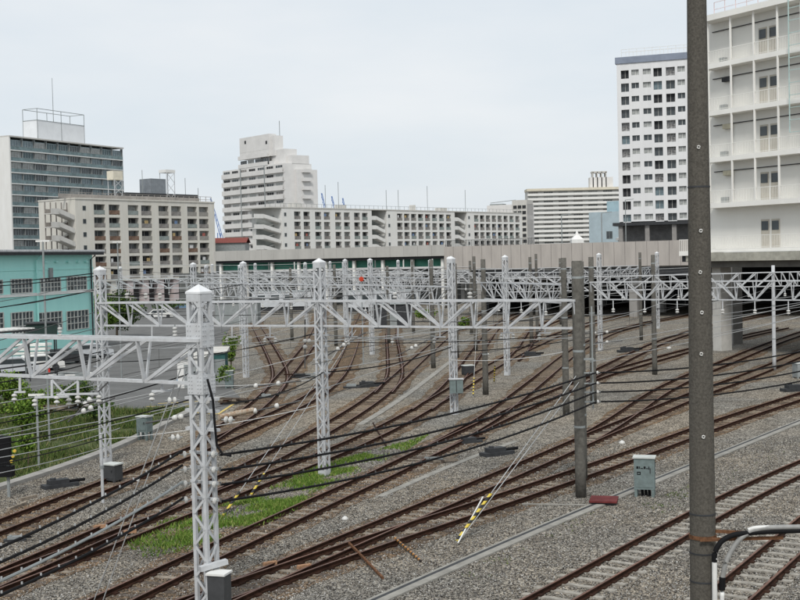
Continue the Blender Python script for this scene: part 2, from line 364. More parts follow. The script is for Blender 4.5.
track('T11', 'rusty track curving up through the middle of the yard behind the lattice mast', ((-60, 594), (0, 568), (60, 542.5), (125, 516), (192, 487.5), (230, 470), (280, 445.5), (317, 427), (340, 414), (367, 396.5), (389.5, 378), (404.5, 364.5), (422.5, 349.5), (442, 334), (470, 316), (500, 303)), 'U', 'w', .006)
track('T12', 'track branching steeply uphill in the picture between the lattice masts right of centre', ((432, 409), (446, 399), (459, 386), (472, 368), (482, 352), (489, 341), (498, 329), (514, 317), (540, 307), (580, 297)), 'L', 'w', .008)
track('T15', 'leftmost rusty track along the kerb curving up left of the central mast', ((-60, 555), (0, 531), (100, 492), (192, 455), (225, 441.5), (267, 423), (300, 407), (317, 399), (331, 389), (342, 378), (350, 366), (356, 350), (361, 331), (367, 313), (377, 300)), 'L', 'w', .002)
track('T14', 'rusted track forking off behind the near lattice mast towards the far left yard', ((195, 439), (225, 421), (247, 406), (260, 394), (272, 380), (286, 365), (299, 350), (307, 340), (314, 327), (318, 312), (320, 300)), 'U', 'w', .006)
track('T16', 'bent track end crossing into the fork behind the near lattice mast', ((280, 392), (287, 383), (289, 376), (285, 364), (275, 347), (262, 328), (254, 313), (250, 300)), 'L', 'w', .009)
track('T17', 'narrow track running straight away from the camera at the yard centre', ((392, 392), (401, 382), (403, 374), (402, 365), (400, 353), (397, 338), (395, 320), (397, 304)), 'L', 'w', .009)
track('T18', 'far track curving out of the shadow below the deck edge', ((505, 360), (517, 349), (524, 338), (529, 330), (540, 324), (562, 316), (594, 309), (640, 301)), 'U', 'w', .010)

# loose ballast stones on the near part of the yard
def stones():
    n = 170000
    Y = 24+rng.random(n)**1.25*32; U = rng.uniform(-.36, .36, n); X = U*Y
    P = np.c_[X, Y]
    keep = ~inpoly(P, VERGE)
    # keep rails and concrete tops clear
    for k, Q in TRACKS.items():
        q = Q[::2]; near = q[(q[:, 1] < 60)]
        if len(near) < 2: continue
        for i in range(0, len(near)-1):
            a_, b_ = near[i], near[i+1]; ab = b_-a_; L2 = (ab@ab)
            sel = np.where(keep & (abs(P[:, 0]-a_[0]) < 3) & (abs(P[:, 1]-a_[1]) < 3))[0]
            if not len(sel): continue
            r = P[sel]-a_; t = (r@ab)/L2; lat = (r[:, 0]*ab[1]-r[:, 1]*ab[0])/math.sqrt(L2)
            on = (t >= -.05) & (t <= 1.05) & (abs(abs(lat)-GA) < .09)
            if k in ('T1', 'T2'):
                on |= (t >= -.05) & (t <= 1.05) & (abs(lat) < 1.0) & (rng.random(len(sel)) < .2)
            keep[sel[on]] = False
    P = P[keep]; n = len(P)
    o = np.array([(1, 0, 0), (-1, 0, 0), (0, 1, 0), (0, -1, 0), (0, 0, 1), (0, 0, -1)], float)
    r = rng.uniform(.011, .030, n)
    V = o[None]*r[:, None, None]*rng.uniform(.55, 1.25, (n, 6, 1))
    an = rng.uniform(0, 6.28, n); c, s = np.cos(an)[:, None], np.sin(an)[:, None]; tl = rng.uniform(-.6, .6, n)[:, None]
    x = V[:, :, 0]; y = V[:, :, 1]; z = V[:, :, 2]; x, z = x*np.cos(tl)-z*np.sin(tl), x*np.sin(tl)+z*np.cos(tl)
    V = np.stack([x*c-y*s+P[:, 0:1], x*s+y*c+P[:, 1:2], z*.8+(r*.35)[:, None]+rng.uniform(0, .01, n)[:, None]], 2)
    f = np.array([(0, 2, 4), (2, 1, 4), (1, 3, 4), (3, 0, 4), (2, 0, 5), (1, 2, 5), (3, 1, 5), (0, 3, 5)])
    Fc = (f[None]+np.arange(n)[:, None, None]*6).reshape(-1, 3)
    tag(soup('ballast_stones', V.reshape(-1, 3), Fc, STONE), 'loose grey and tan crushed stone ballast between the nearest tracks', 'ballast', kind='stuff')
stones()

# ============================================================ GRASS AND SHRUBS
GRASS = island_mat('grass_blades', [(.04, .075, .012), (.09, .18, .02), (.14, .25, .035), (.3, .30, .1)])
DRYG = island_mat('verge_weeds', [(.025, .045, .012), (.05, .09, .02), (.10, .15, .03), (.24, .21, .1)])
LEAF = island_mat('shrub_leaves', [(.03, .06, .01), (.07, .13, .018), (.12, .21, .025), (.2, .27, .05)])
LEAFD = island_mat('dark_tree_leaves', [(.012, .03, .01), (.025, .055, .015), (.05, .09, .02), (.12, .17, .03)])
def blades(name, label, polys, n, hmin, hmax, m, patch=.5, thresh=.4):
    thresh += .06
    allv = []
    for poly, cnt in zip(polys, n):
        poly = np.array([p[:2] for p in poly]); lo, hi = poly.min(0), poly.max(0)
        P = rng.uniform(lo, hi, (cnt*3, 2)); P = P[inpoly(P, poly)]
        f = np.sin(P[:, 0]*patch*1.7+1.3*np.sin(P[:, 1]*patch))+np.sin(P[:, 1]*patch*2.3+P[:, 0]*patch*.7)+.6*np.sin(P[:, 0]*patch*5.1-P[:, 1]*patch*4.3)
        P = P[(f+rng.normal(0, .5, len(P))) > (thresh*4-2)][:cnt]; allv.append(P)
    P = np.vstack(allv); k = len(P); h = rng.uniform(hmin, hmax, k); an = rng.uniform(0, 6.28, k); w_ = rng.uniform(.012, .03, k)
    lx, ly = rng.normal(0, .45, (2, k))*h
    V = np.zeros((k, 3, 3)); V[:, 0, 0] = P[:, 0]-np.cos(an)*w_; V[:, 0, 1] = P[:, 1]-np.sin(an)*w_; V[:, 1, 0] = P[:, 0]+np.cos(an)*w_; V[:, 1, 1] = P[:, 1]+np.sin(an)*w_
    V[:, 2, 0] = P[:, 0]+lx; V[:, 2, 1] = P[:, 1]+ly; V[:, 2, 2] = h
    tag(soup(name, V.reshape(-1, 3), np.arange(k*3).reshape(-1, 3), m), label, 'grass', kind='stuff')
def gp(*px): return [G(*p) for p in px]
blades('grass_patch', 'bright green grass growing over the ballast between two middle tracks', [
    gp((130, 545), (165, 520), (225, 512), (250, 497), (330, 463), (420, 438), (430, 434), (412, 448), (370, 468), (330, 486), (262, 518), (215, 541), (170, 549)),
    gp((175, 530), (215, 508), (262, 496), (300, 505), (255, 522), (210, 541), (180, 543)),
    gp((290, 478), (335, 462), (375, 452), (372, 462), (330, 480), (300, 490)),
    gp((215, 520), (300, 497), (315, 497), (290, 515), (240, 535), (205, 548)),
    gp((120, 545), (160, 533), (200, 526), (205, 548), (150, 560))], (26000, 9000, 8000, 3500, 800), .04, .16, GRASS, .8, .4)
blades('verge_weeds', 'patchy weeds and grass covering the verge left of the kerb', [VERGE], (80000,), .06, .42, DRYG, .55, .32)
# small weeds in the gravel
blades('gravel_weeds', 'sparse low weeds sprouting from the gravel near the cable trough', [
    gp((520, 530), (560, 516), (600, 512), (590, 525), (540, 545)), gp((640, 505), (690, 485), (700, 500), (660, 515)), gp((690, 495), (760, 455), (800, 440), (800, 450), (720, 500)),
    gp((450, 570), (500, 555), (530, 548), (480, 585))], (260, 500, 500, 200), .02, .07, DRYG, 1.5, .55)
def leaves(name, centres, n, size, m, parent, loc):
    """leaf cards spread through lobes: centres = [(x,y,z,rx,rz)]"""
    V = []
    c = np.array(centres); w_ = c[:, 3]**2*c[:, 4]; w_ = w_/w_.sum(); idx = rng.choice(len(c), n, p=w_)
    u = rng.normal(size=(n, 3)); u /= np.linalg.norm(u, axis=1)[:, None]; r = rng.random(n)**.45
    P = c[idx, :3]+u*r[:, None]*np.c_[c[idx, 3], c[idx, 3], c[idx, 4]]
    a1 = rng.normal(size=(n, 3)); a1 /= np.linalg.norm(a1, axis=1)[:, None]; a2 = np.cross(a1, rng.normal(size=(n, 3))); a2 /= np.linalg.norm(a2, axis=1)[:, None]
    s = size*rng.uniform(.6, 1.3, n)[:, None]
    V = np.stack([P-a1*s, P+a2*s*.55, P+a1*s, P-a2*s*.55], 1)-np.array(loc)
    return soup(name, V.reshape(-1, 3), np.arange(n*4).reshape(-1, 4), m, parent)
BARK = mat('bark', (.09, .07, .05), .95, .3, 6)
def bush(label, x, y, h, wd, n, m=None, name='shrub', cat='shrub', size=.09, group=None, trunk=.25, depth=None):
    b = G(x, y); t = thing(name, label, cat, b, 0, group); cs = []
    for i in range(9):
        a_ = random.uniform(0, 6.28); r = random.uniform(0, wd*.32); zz = h*random.uniform(trunk+.1, .82)
        cs.append((b[0]+math.cos(a_)*r, b[1]+math.sin(a_)*r, zz, wd*random.uniform(.2, .34), h*random.uniform(.13, .24)))
    leaves('crown' if name == 'tree' else 'foliage', cs, n, size, m or LEAF, t, b)
    mb = MB(); mb.tube([(0, 0, 0), (.04, 0, h*.3), (0, .05, h*.6)], h*.025, 6, h*.01)
    for c_ in cs: mb.tube([(0, 0, h*trunk), tuple(np.array(c_[:3])-b)], h*.012, 5, h*.004)
    mb.build('trunk' if name == 'tree' else 'stem', BARK, t)
bush('leafy shrub at the left edge above the near truss beam', 6, 415, 3.3, 3.4, 2600)
bush('light green shrub below the truss beam at the left edge', 22, 440, 2.3, 2.6, 1800)
bush('spindly shrub with a bare stem standing in the verge weeds', 28, 470, 1.7, .9, 500, trunk=.5)
bush('low shrub beside the black signal on the verge', 4, 466, 1.5, 1.6, 700)
bush('dark rounded shrub behind the lattice mast on the verge', 78, 415, 2.1, 2.4, 1500, LEAFD)
bush('broad yellow green shrub at the edge of the parking lot under the beam', 45, 410, 1.8, 3.2, 1500)
bush('dark green shrub row by the dark hut', 100, 423, 1.2, 2.6, 1000, LEAFD)
bush('dark leafy tree in front of the pillars of the beige apartment block', 117, 338, 6.2, 6.5, 5200, LEAFD, 'tree', 'tree', .17)
bush('bright topped small tree beside the teal building corner', 107, 341, 5.4, 3.2, 2600, LEAF, 'tree', 'tree', .15)
bush('narrow green bush beside the teal locker behind the near mast', 231, 372, 3.2, 1.6, 1400)
bush('second narrow bush nearer the tracks right of the white shed', 226, 388, 1.7, 1.5, 900)
bush('dull green bush at the far end of the parking lot', 170, 312, 2.2, 7, 900, LEAFD, size=.2)
bush('green bush growing between far tracks near the centre mast', 423, 322, 2, 5, 900, LEAF, size=.16)
bush('green bush beside the concrete pole in the far yard', 463, 330, 1.8, 2.2, 700, LEAF, size=.14)

# ============================================================ MASTS, POLES AND TRUSS BEAMS
RZB = math.radians(-31)
def lattice_mast(parent, loc, h, w_=.5, rz=RZB, panel=None, cap=True, m=None, thick=.08):
    """four angle-iron legs, zigzag lacing on all faces, batten plates, pyramid cap; local to parent"""
    m = m or GALV; mb = MB(); c, s = math.cos(rz), math.sin(rz); q = w_/2-thick/2
    def T(x, y, z): return (x*c-y*s, x*s+y*c, z)
    cor = [(-q, -q), (q, -q), (q, q), (-q, q)]
    for x, y in cor:
        mb.bar(T(x, y, 0), T(x, y, h), thick, thick, up=T(1, 0, 0))
    p = panel or w_*.9; k = int(h/p); p = h/k
    for i in range(4):
        a_, b_ = cor[i], cor[(i+1) % 4]
        nx_, ny_ = (a_[1]-b_[1]), (b_[0]-a_[0]); ln = math.hypot(nx_, ny_); e = -thick*.5
        off = (nx_/ln*e, ny_/ln*e)
        for j in range(k):
            A, B = (a_, b_) if (j+i) % 2 else (b_, a_)
            mb.bar(T(A[0]+off[0], A[1]+off[1], j*p), T(B[0]+off[0], B[1]+off[1], (j+1)*p), .062, .012, up=T(nx_, ny_, 0))
        for z in [0.12] + [h-.12]:
            mb.bar(T(a_[0]+off[0], a_[1]+off[1], z), T(b_[0]+off[0], b_[1]+off[1], z), .24, .014, up=T(nx_, ny_, 0))
    o = mb.build('mast', m, parent, loc=loc)
    if cap:
        cb = MB(); e = w_*.53; base = [T(-e, -e, h), T(e, -e, h), T(e, e, h), T(-e, e, h)]; low = [(x, y, h-.05) for x, y, z in base]
        ap = T(0, 0, h+w_*.42)
        for i in range(4):
            cb.quad(base[i], base[(i+1) % 4], ap); cb.quad(low[i], low[(i+1) % 4], base[(i+1) % 4], base[i])
        cb.quad(*low[::-1]); cb.build('cap', CAPW, o)
    return o
def plate(parent, rz, w_, z0, z1, m=None):
    """gusset plates wrapped round the mast with bolt heads"""
    mb = MB(); c, s = math.cos(rz), math.sin(rz); q = w_/2+.016
    def T(x, y, z): return (x*c-y*s, x*s+y*c, z)
    cor = [(-q, -q), (q, -q), (q, q), (-q, q)]
    for i in range(4):
        a_, b_ = cor[i], cor[(i+1) % 4]; nrm = ((b_[1]-a_[1]), -(b_[0]-a_[0])); l_ = math.hypot(*nrm); nrm = (nrm[0]/l_, nrm[1]/l_)
        mb.bar(T(*a_, (z0+z1)/2), T(*b_, (z0+z1)/2), z1-z0, .012, up=T(nrm[0], nrm[1], 0))
        for f in (.12, .3, .7, .88):
            for zz in np.linspace(z0+.06, z1-.06, 5):
                x = a_[0]+(b_[0]-a_[0])*f; y = a_[1]+(b_[1]-a_[1])*f
                mb.bar(T(x+nrm[0]*.005, y+nrm[1]*.005, zz), T(x+nrm[0]*.022, y+nrm[1]*.022, zz), .025)
    return mb.build('gusset_plate', GALV, parent)
def conc_pole(parent, loc, h, r0=.19, r1=.13, m=None, lean=(0, 0), name='pole_shaft'):
    mb = MB(); mb.tube([(lean[0]*h*k/8, lean[1]*h*k/8, h*k/8) for k in range(9)], r0, 16, r1); o = mb.build(name, m or CONC, parent, loc=loc)
    for p in o.data.polygons: p.use_smooth = len(p.vertices) == 4
    cb = MB()
    for f in (.3, .62, .93):
        z = h*f; r = r0+(r1-r0)*f+.008; cb.tube([(lean[0]*z, lean[1]*z, z-.04), (lean[0]*z, lean[1]*z, z+.04)], r, 16)
    cb.build('clamp_band', GREYM, o); return o
def truss(parent, p0, p1, z0, z1, depth=.5, bays=8, pattern='V', ch=.075, off0=0):
    """box truss beam between world points p0,p1 (xy) at heights z0..z1, local to parent location"""
    o = np.array(parent.location)[:2]; a_ = np.array(p0[:2])-o; b_ = np.array(p1[:2])-o; d = b_-a_; ln = np.hypot(*d); d /= ln; n = np.array([-d[1], d[0]])
    mb = MB()
    def P(t, k, z): q = a_+d*t+n*k; return (q[0], q[1], z)
    h = depth/2
    mb.bar(P(0, 0, z0), P(ln, 0, z0), ch*1.3, ch*.9)
    for z, sg in ((z0, -1), (z1, 1)): pass
    for k in (-h, h):
        mb.bar(P(0, k, z1), P(ln, k, z1), ch*1.1, ch*.95)
        for j in range(bays+1):
            t = ln*j/bays; ts = min(max(t, .05), ln-.05); s2 = 1 if k < 0 else .6
            mb.bar(P(ts, k*.12, z0), P(ts, k, z1), ch*1.15*s2, ch*.5, up=P(1, 0, 0))
            if j < bays:
                t2 = ln*(j+1)/bays
                if pattern == 'V': down = j < bays/2
                else: down = pattern == 'D'
                A = P(t+.04, k, z1) if down else P(t+.04, k*.12, z0); B = P(t2-.04, k*.12, z0) if down else P(t2-.04, k, z1)
                mb.bar(A, B, ch*.5, ch*.95)
    for j in range(bays+1):
        t = min(max(ln*j/bays, .05), ln-.05); mb.bar(P(t, -h, z1+.003), P(t, h, z1+.003), ch*.6, ch*.5)
        if j < bays: s_ = 1 if j % 2 else -1; mb.bar(P(t, -h*s_, z1-.008), P(ln*(j+1)/bays, h*s_, z1-.008), ch*.6, ch*.3)
    return mb.build('truss_beam', GALV, parent)
def insulator(parent, p, axis=(0, 0, -1), n=4, r=.085, L_=.4, m=None):
    """stack of ceramic sheds on a rod; p local to parent"""
    p = Vector([float(v) for v in p]); ax = Vector(axis).normalized(); mb = MB(); mb.tube([p-ax*.05, p+ax*(L_+.05)], .018, 6); mb.mi = 1
    for i in range(n):
        c = p+ax*(L_*(i+.5)/n); hh = L_/n*.38
        mb.tube([c-ax*hh, c-ax*hh*.3, c+ax*hh*.5, c+ax*hh], [r*.45, r*.95, r, r*.4], 10)
    mb.build('insulator', [GREYM, m or CER], parent)
def gb(x, Y): q = D(x, 262, Y); return np.array([q[0], q[1], 0.])       # ground spot below picture column x at distance Y
BT, BB = 7.13, 6.12     # truss top and bottom
GRP = 'catenary gantries spanning the tracks'
def arm(parent, p, q, w_=.05): MB().bar(p, q, w_).build('bracket', GALV, parent)

# --- gantry A: near mast with box, truss running off to the left
M1 = G(208.5, 622); M1[2] = 0
dirb = np.array([math.cos(RZB), math.sin(RZB)])
tA = thing('catenary_gantry', 'nearest white lattice mast with pointed cap carrying a truss beam off the left', 'catenary gantry', M1, 0, GRP)
mA = lattice_mast(tA, (0, 0, 0), 8.1, .44, thick=.09, panel=.38)
plate(mA, RZB, .44, 6.75, 7.35); plate(mA, RZB, .44, 5.62, 6.1)
endA = M1[:2]-dirb*14
truss(tA, endA, M1[:2]+dirb*.2, 5.86, 6.93, .5, 7, 'U', .088)
far = lattice_mast(tA, (*(endA-M1[:2]-dirb*.3), 0), 8.0, .56)
for k, z in enumerate((4.17, 3.8, 3.45, 3.05)):
    c, s = math.cos(RZB), math.sin(RZB)
    MB().bar((-.42*c, -.42*s, z), (.42*c, .42*s, z), .07, .07).build('bracket', GALV, tA)
    insulator(tA, (.3*c, .3*s-.25, z+.02), (.8, -.4, .0), 1, .085, .12)
    insulator(tA, (-.5*c, -.5*s-.1, z-.05), (-.8, -.4, .0), 1, .085, .12)
for z in (4.75, 5.2, 5.5): MB().bar((-.5*c, -.5*s, z), (.5*c, .5*s, z), .12, .07).build('cross_arm', GALV, tA)
bx = MB(); bx.box(-.22, .22, -.2, .2, 0, .95); ob = bx.build('equipment_box', mat('dark_box_paint', (.05, .052, .055), .5, .2, 3), tA, loc=(.36, -.44, .35)); ob.rotation_euler = (0, 0, RZB+math.radians(14))
bx = MB(); bx.box(-.25, .25, -.23, .23, 0, .05); lid = bx.build('box_lid', WHITE, ob, loc=(0, 0, .95))
MB().bar((-.1, -.42, 1.42), (.5, -.05, 1.5), .16, .12).build('bracket', GALV, tA)
mb = MB(); mb.tube([(.2, -.33, 6.0), (.33, -.4, 5.5), (.36, -.42, 4.9), (.4, -.45, 4.4), (.55, -.5, 4.2), (.75, -.55, 4.17)], .03, 8); mb.build('feeder_loop', BLK, tA)

# --- gantry B: three supports
M2 = G(324.5, 475.5); M3 = G(106, 463); P1 = G(581, 497)
tB = thing('catenary_gantry', 'white gantry from the verge mast over the capped grass mast to the concrete pole', 'catenary gantry', M2, 0, GRP)
lattice_mast(tB, (0, 0, 0), 8.72, .37, panel=.36, thick=.07)
lattice_mast(tB, tuple(M3-M2), 8.6, .38, panel=.36, thick=.07)
P1s = conc_pole(tB, tuple(P1-M2), 8.55, .2, .185)
for (a_, b_) in ((M3, M2), (M2, P1)):
    truss(tB, a_, b_, BB, BT, .46, 7 if a_ is M3 else 8, 'V', .085)
for z in (5.75, 5.3, 4.75, 4.2, 3.6):
    c, s = math.cos(RZB), math.sin(RZB); MB().bar((-.38*c, -.38*s, z), (.38*c, .38*s, z), .1, .05).build('cross_arm', GALV2, tB)
v = P1-M2; vx = lambda dx, dz: (v[0]+dx, v[1]-.02*dx, dz)
MB().bar(vx(-.2, 5.0), vx(.55, 5.0), .07).build('bracket', GREYM, tB)
MB().bar(vx(.5, 3.2), vx(.5, 6.9), .05).build('cable_hanger', GREYM, tB)
for z in (4.5, 4.12, 3.8, 3.45):
    MB().bar(vx(.15, z), vx(.62, z), .05).build('bracket', GREYM, tB); insulator(tB, vx(.62, z), (1, 0, 0), 1, .07, .1)

# fittings hanging from the near and the second beam
def hanger(par, x, y0, y1, Y, w_=.5, discs=2, side=0):
    o = np.array(par.location); A = D(x, y0, Y)-o; B = D(x, y1, Y)-o
    t = MB(); t.bar(A, B, .06); t.bar(B+np.array([-w_/2, 0, 0]), B+np.array([w_/2, 0, 0]), .07, .05)
    if side: t.bar(A, B+np.array([side, 0, 0]), .04)
    h = t.build('hanger', GALV, par)
    for k in range(discs):
        q = B+np.array([-w_/2+w_*k/max(1, discs-1), 0, -.03]); insulator(par, q, (0, -.2, -1), 2, .075, .22)
    return h
hanger(tA, 20, 378, 392, 32.2, .3, 1); hanger(tA, 52, 380, 397, 31.5, .9, 2, .4); hanger(tA, 78, 381, 394, 31.2, 1.1, 3, -.5); hanger(tA, 162, 384, 391, 29.9, .5, 1)
for x, Yq in ((152, 55.0), (232, 52.2), (270, 51), (352, 48.6), (398, 47.5), (440, 46.7), (507, 45.8), (545, 45.1)):
    hanger(tB, x, 326, 333 if x % 2 else 337, Yq, .45, 1 if x % 3 else 2)
for x in (60, 175):
    q = D(x, 333, 31.5 if x < 100 else 30)-np.array(tA.location); insulator(tA, q+np.array([0, 0, -.1]), (0, 0, 1), 3, .06, .26)
for x, Yq in ((127, 56), (146, 55.3), (160, 54.5), (395, 47.6), (470, 46.4)):
    q = D(x, 299, Yq)-np.array(tB.location); insulator(tB, q, (0, 0, 1), 2, .1, .28)
for x, z in ((-.55, 5.5), (.55, 5.0), (-.5, 4.6)): insulator(tA, (x, -.25, z), (x, -.2, 0), 2, .085, .25)
M3r = M3-M2
for z in (5.6, 5.2, 4.9, 4.3, 3.7): MB().bar((M3r[0]-.45, M3r[1]+.27, z), (M3r[0]+.45, M3r[1]-.27, z), .1, .05).build('cross_arm', GALV2, tB)
tp = thing('steel_post', 'thin white steel post standing between the rails in front of the verge mast', 'post', G(103, 503)); MB().tube([(0, 0, 0), (0, 0, 2.6)], .055, 10).build('tube', GALV, tp); MB().tube([(0, 0, 1.3), (0, 0, 1.4)], .085, 10).build('collar', GREYM, tp)
def gantry(label, sup, spans, wd=.42, top=8.7, ch=.072, bays=7, name='catenary_gantry', bt=BT, bb=BB):
    """sup: list of (x, Y, kind); spans: list of (i or (x,Y), j or (x,Y))"""
    Ps = [gb(x, Y) for x, Y, k in sup]; t = thing(name, label, 'catenary gantry', Ps[0], 0, GRP)
    for (x, Y, k), P in zip(sup, Ps):
        l_ = tuple(P-Ps[0])
        if k == 'M': lattice_mast(t, l_, top, .35, panel=.42, thick=.066)
        elif k == 'P': conc_pole(t, l_, top-.1, .19, .15)
        elif k == 'W': conc_pole(t, l_, BT+.5, .14, .12, GALV)
    for a_, b_ in spans:
        pa = Ps[a_] if isinstance(a_, int) else gb(*a_); pb = Ps[b_] if isinstance(b_, int) else gb(*b_)
        truss(t, pa, pb, bb, bt, wd, bays, 'V', ch)
        for k in range(3):
            f = (k+.7)/3.4; q = pa+(pb-pa)*f-Ps[0]; MB().bar((q[0], q[1], bb-.5), (q[0], q[1], bb), .05).build('dropper', GALV, t)
            insulator(t, (q[0], q[1], bb-.5), (0, 0, -1), 2, .1, .25)
    return t
def Yb(y, x): return CAMH*FPX/(y-(258-.0235*(x-400)))
gC = gantry('gantry with the light grey mast left of centre and the mast carrying a grey cabinet', [(193, 98, 'M'), (243, 91, 'M'), (451, 66.8, 'M')], [(0, 1), (1, (345, 78)), ((345, 78), 2)])
gD = gantry('gantry between the cabinet mast and the concrete pole pair right of centre', [(483, 76, 'P'), (563.5, 65.6, 'P')], [(0, 1)])
gE = gantry('gantry running from behind the concrete gantry pole off the right edge', [(591, 70, 'P')], [(0, (700, 66)), ((700, 66), (812, 62))], bays=6)
gF = gantry('gantry from the slim lattice mast over the grey pole to the white pole', [(505, 88, 'M'), (653, 86, 'P'), (773, 87, 'W')], [(0, 1), (1, 2), (2, (830, 86))])
gG = gantry('gantry held by the slim lattice mast right of the paired concrete poles', [(599, 108, 'M'), (657, 138, 'M')], [((500, 118), 0), (0, 1)], ch=.072)
gH = gantry('far gantry with a banded white mast left of the yard centre', [(370, 110, 'M'), (431, 95, 'P')], [((300, 118), 0), (0, 1)], ch=.072)
fars = [((100, 135), (240, 128), (334, 122)), ((206, 150), (344, 140), (470, 135)), ((120, 165), (305, 160), (412, 150)), ((345, 128), (449, 122), (530, 118)),
        ((255, 190), (398, 180), (530, 172)), ((430, 150), (560, 150), (640, 152)), ((212, 215), (330, 210), (445, 205))]
names = ['first gantry over the parking lot end behind the verge mast', 'far gantry reaching from the beige block pillars to the yard centre', 'far gantry in front of the grey bridge parapet at left', 'gantry just behind the pair of slim masts at centre',
         'distant gantry under the green fence of the bridge', 'distant gantry in front of the pinkish deck wall', 'most distant gantry in the left part of the yard']
for q, nm in zip(fars, names):
    gantry(nm, [(q[0][0], q[0][1], 'M'), (q[1][0], q[1][1], 'M' if q[1][0] != 560 else 'P'), (q[2][0], q[2][1], 'P')], [(0, 1), (1, 2)], ch=.08, bays=8, top=8.4 if q[0][1] > 130 else 8.7)
for k, (x, Y, h) in enumerate(((536, 130, 8.9), (640, 120, 8.8), (474, 112, 8.8), (412, 140, 8.4), (290, 132, 8), (387, 125, 8), (455, 104, 8.2))):
    nm = ('against the pinkish deck wall', 'beside the underpass pier', 'between the slim lattice masts', 'before the bridge parapet', 'at the far left of the central mast', 'beside the straight far track', 'behind the cabinet mast')[k]
    t = thing('concrete_pole', 'thin grey concrete pole ' + nm, 'pole', gb(x, Y), 0, 'loose concrete poles in the yard'); conc_pole(t, (0, 0, 0), h, .18, .14)
t = thing('concrete_pole', 'short fat concrete pole with a banded top behind the gantry end', 'pole', gb(577.5, 46.5)); conc_pole(t, (0, 0, 0), 8.5, .24, .24)

# ============================================================ WIRES
def catn(p, q, sag, n=14):
    p = np.array(p, float); q = np.array(q, float); return [tuple(p+(q-p)*t-np.array([0, 0, 4*sag*t*(1-t)])) for t in np.linspace(0, 1, n)]
def wire(label, pts, r=.012, m=None, group=None, cat='overhead wire', name='overhead_wire', n=5):
    mb = MB(); mb.tube(pts, r, n); o = centred(mb, name, m or WIRE); tag(o, label, cat, group); return o
# four black feeder cables with clips
lab = ['uppermost', 'second', 'third', 'lowest']
cy = math.cos(RZB); syb = math.sin(RZB)
for k, (z1, z2) in enumerate(zip((4.17, 3.8, 3.45, 3.05), (4.5, 4.12, 3.8, 3.45))):
    a_ = (M1[0]+.45, M1[1]-.4, z1); b_ = (P1[0]+.6, P1[1]-.02, z2); pts = catn(a_, b_, .28+.05*k, 22)
    e = D(840, (342, 352, 362, 372)[k], 53)
    pts2 = catn(b_, e, .3, 12)
    mb = MB(); mb.tube(pts+pts2[1:], .032, 6); mb.mi = 1
    for i in range(0, 44):
        t = i/44; j = t*(len(pts)-1); i0 = int(j); f = j-i0; A = np.array(pts[i0]); B = np.array(pts[min(i0+1, len(pts)-1)]); c_ = A+(B-A)*f
        mb.bar(c_+np.array([0, 0, -.03]), c_+np.array([0, 0, .075]), .035)
    tag(centred(mb, 'feeder_cable', [BLK, DWIRE]), lab[k]+' black sagging feeder cable from the nearest mast to the concrete gantry pole', 'cable', 'black feeder cables')
for k, (z1, (x, y)) in enumerate(zip((4.25, 3.9, 3.5, 3.1), ((-20, 556), (-20, 571), (-20, 590), (-20, 604)))):
    a_ = (M1[0]-.5, M1[1]-.15, z1); e = D(x, y, 20.5-.1*k); pts = catn(a_, e, .12, 14)
    mb = MB(); mb.tube(pts, .03, 6); mb.mi = 1
    for i in range(1, 13):
        c_ = np.array(pts[i]); mb.bar(c_+np.array([0, 0, -.02]), c_+np.array([0, 0, .07]), .03)
    tag(centred(mb, 'feeder_cable', [BLK if k != 2 else GREYM, WIRE]), lab[k]+' feeder cable leaving the nearest mast towards the lower left corner', 'cable', 'feeder cables at lower left')
# thin wires over the left part, listed as (x0,y0,Y0, x1,y1,Y1, sag, dark)
LW = [(-10, 352, 45, 240, 285, 90, .3, 1), (-10, 343, 45, 192, 277, 96, .2, 1), (-10, 308, 60, 105, 284, 80, .25, 1), (-10, 303, 60, 104, 275, 85, .2, 1),
      (-10, 420, 34, 190, 375, 46, .1, 0), (-10, 432, 33, 195, 383, 45, .1, 0), (-10, 440, 32, 325, 372, 49, .15, 0), (-10, 452, 31, 250, 385, 47, .15, 0), (-10, 459, 30.5, 120, 428, 38, .1, 0),
      (-10, 437, 33, 90, 410, 45, .1, 0), (-10, 405, 36, 190, 362, 55, .1, 0), (-10, 392, 40, 105, 372, 55, .1, 0), (-10, 370, 45, 245, 330, 90, .1, 1), (110, 402, 52, 325, 350, 49, .1, 0),
      (95, 440, 50, 320, 405, 50, .2, 0), (200, 410, 45, 325, 383, 49, .05, 1), (200, 386, 50, 325, 378, 49, .1, 0), (325, 395, 49, 440, 360, 66, .1, 1), (325, 370, 49, 451, 345, 66, .1, 0),
      (325, 388, 49, 505, 325, 88, .1, 0), (325, 352, 49, 451, 330, 66, .1, 1), (325, 344, 49, 563, 312, 65, .15, 0), (451, 345, 66, 591, 330, 70, .2, 0), (451, 360, 66, 563, 352, 65, .2, 0),
      (590, 352, 70, 690, 331, 60, .1, 1), (590, 345, 70, 820, 300, 60, .1, 0), (590, 362, 68, 820, 312, 58, .1, 0), (653, 345, 86, 830, 310, 70, .1, 0), (653, 338, 86, 830, 304, 70, .1, 0), (600, 330, 108, 830, 298, 70, .1, 0),
      (726, 305, 84, 830, 292, 70, .0, 0), (720, 318, 84, 830, 303, 70, .0, 0), (245, 330, 90, 370, 318, 110, .1, 0), (245, 345, 90, 451, 330, 66, .1, 0), (108, 345, 53, 245, 320, 90, .1, 1),
      (200, 300, 80, 450, 290, 66, .1, 1), (105, 312, 53, 325, 312, 49, .15, 1), (325, 318, 49, 580, 318, 44, .15, 1), (325, 335, 49, 575, 338, 44, .15, 0), (-10, 475, 29, 107, 446, 40, .05, 0)]
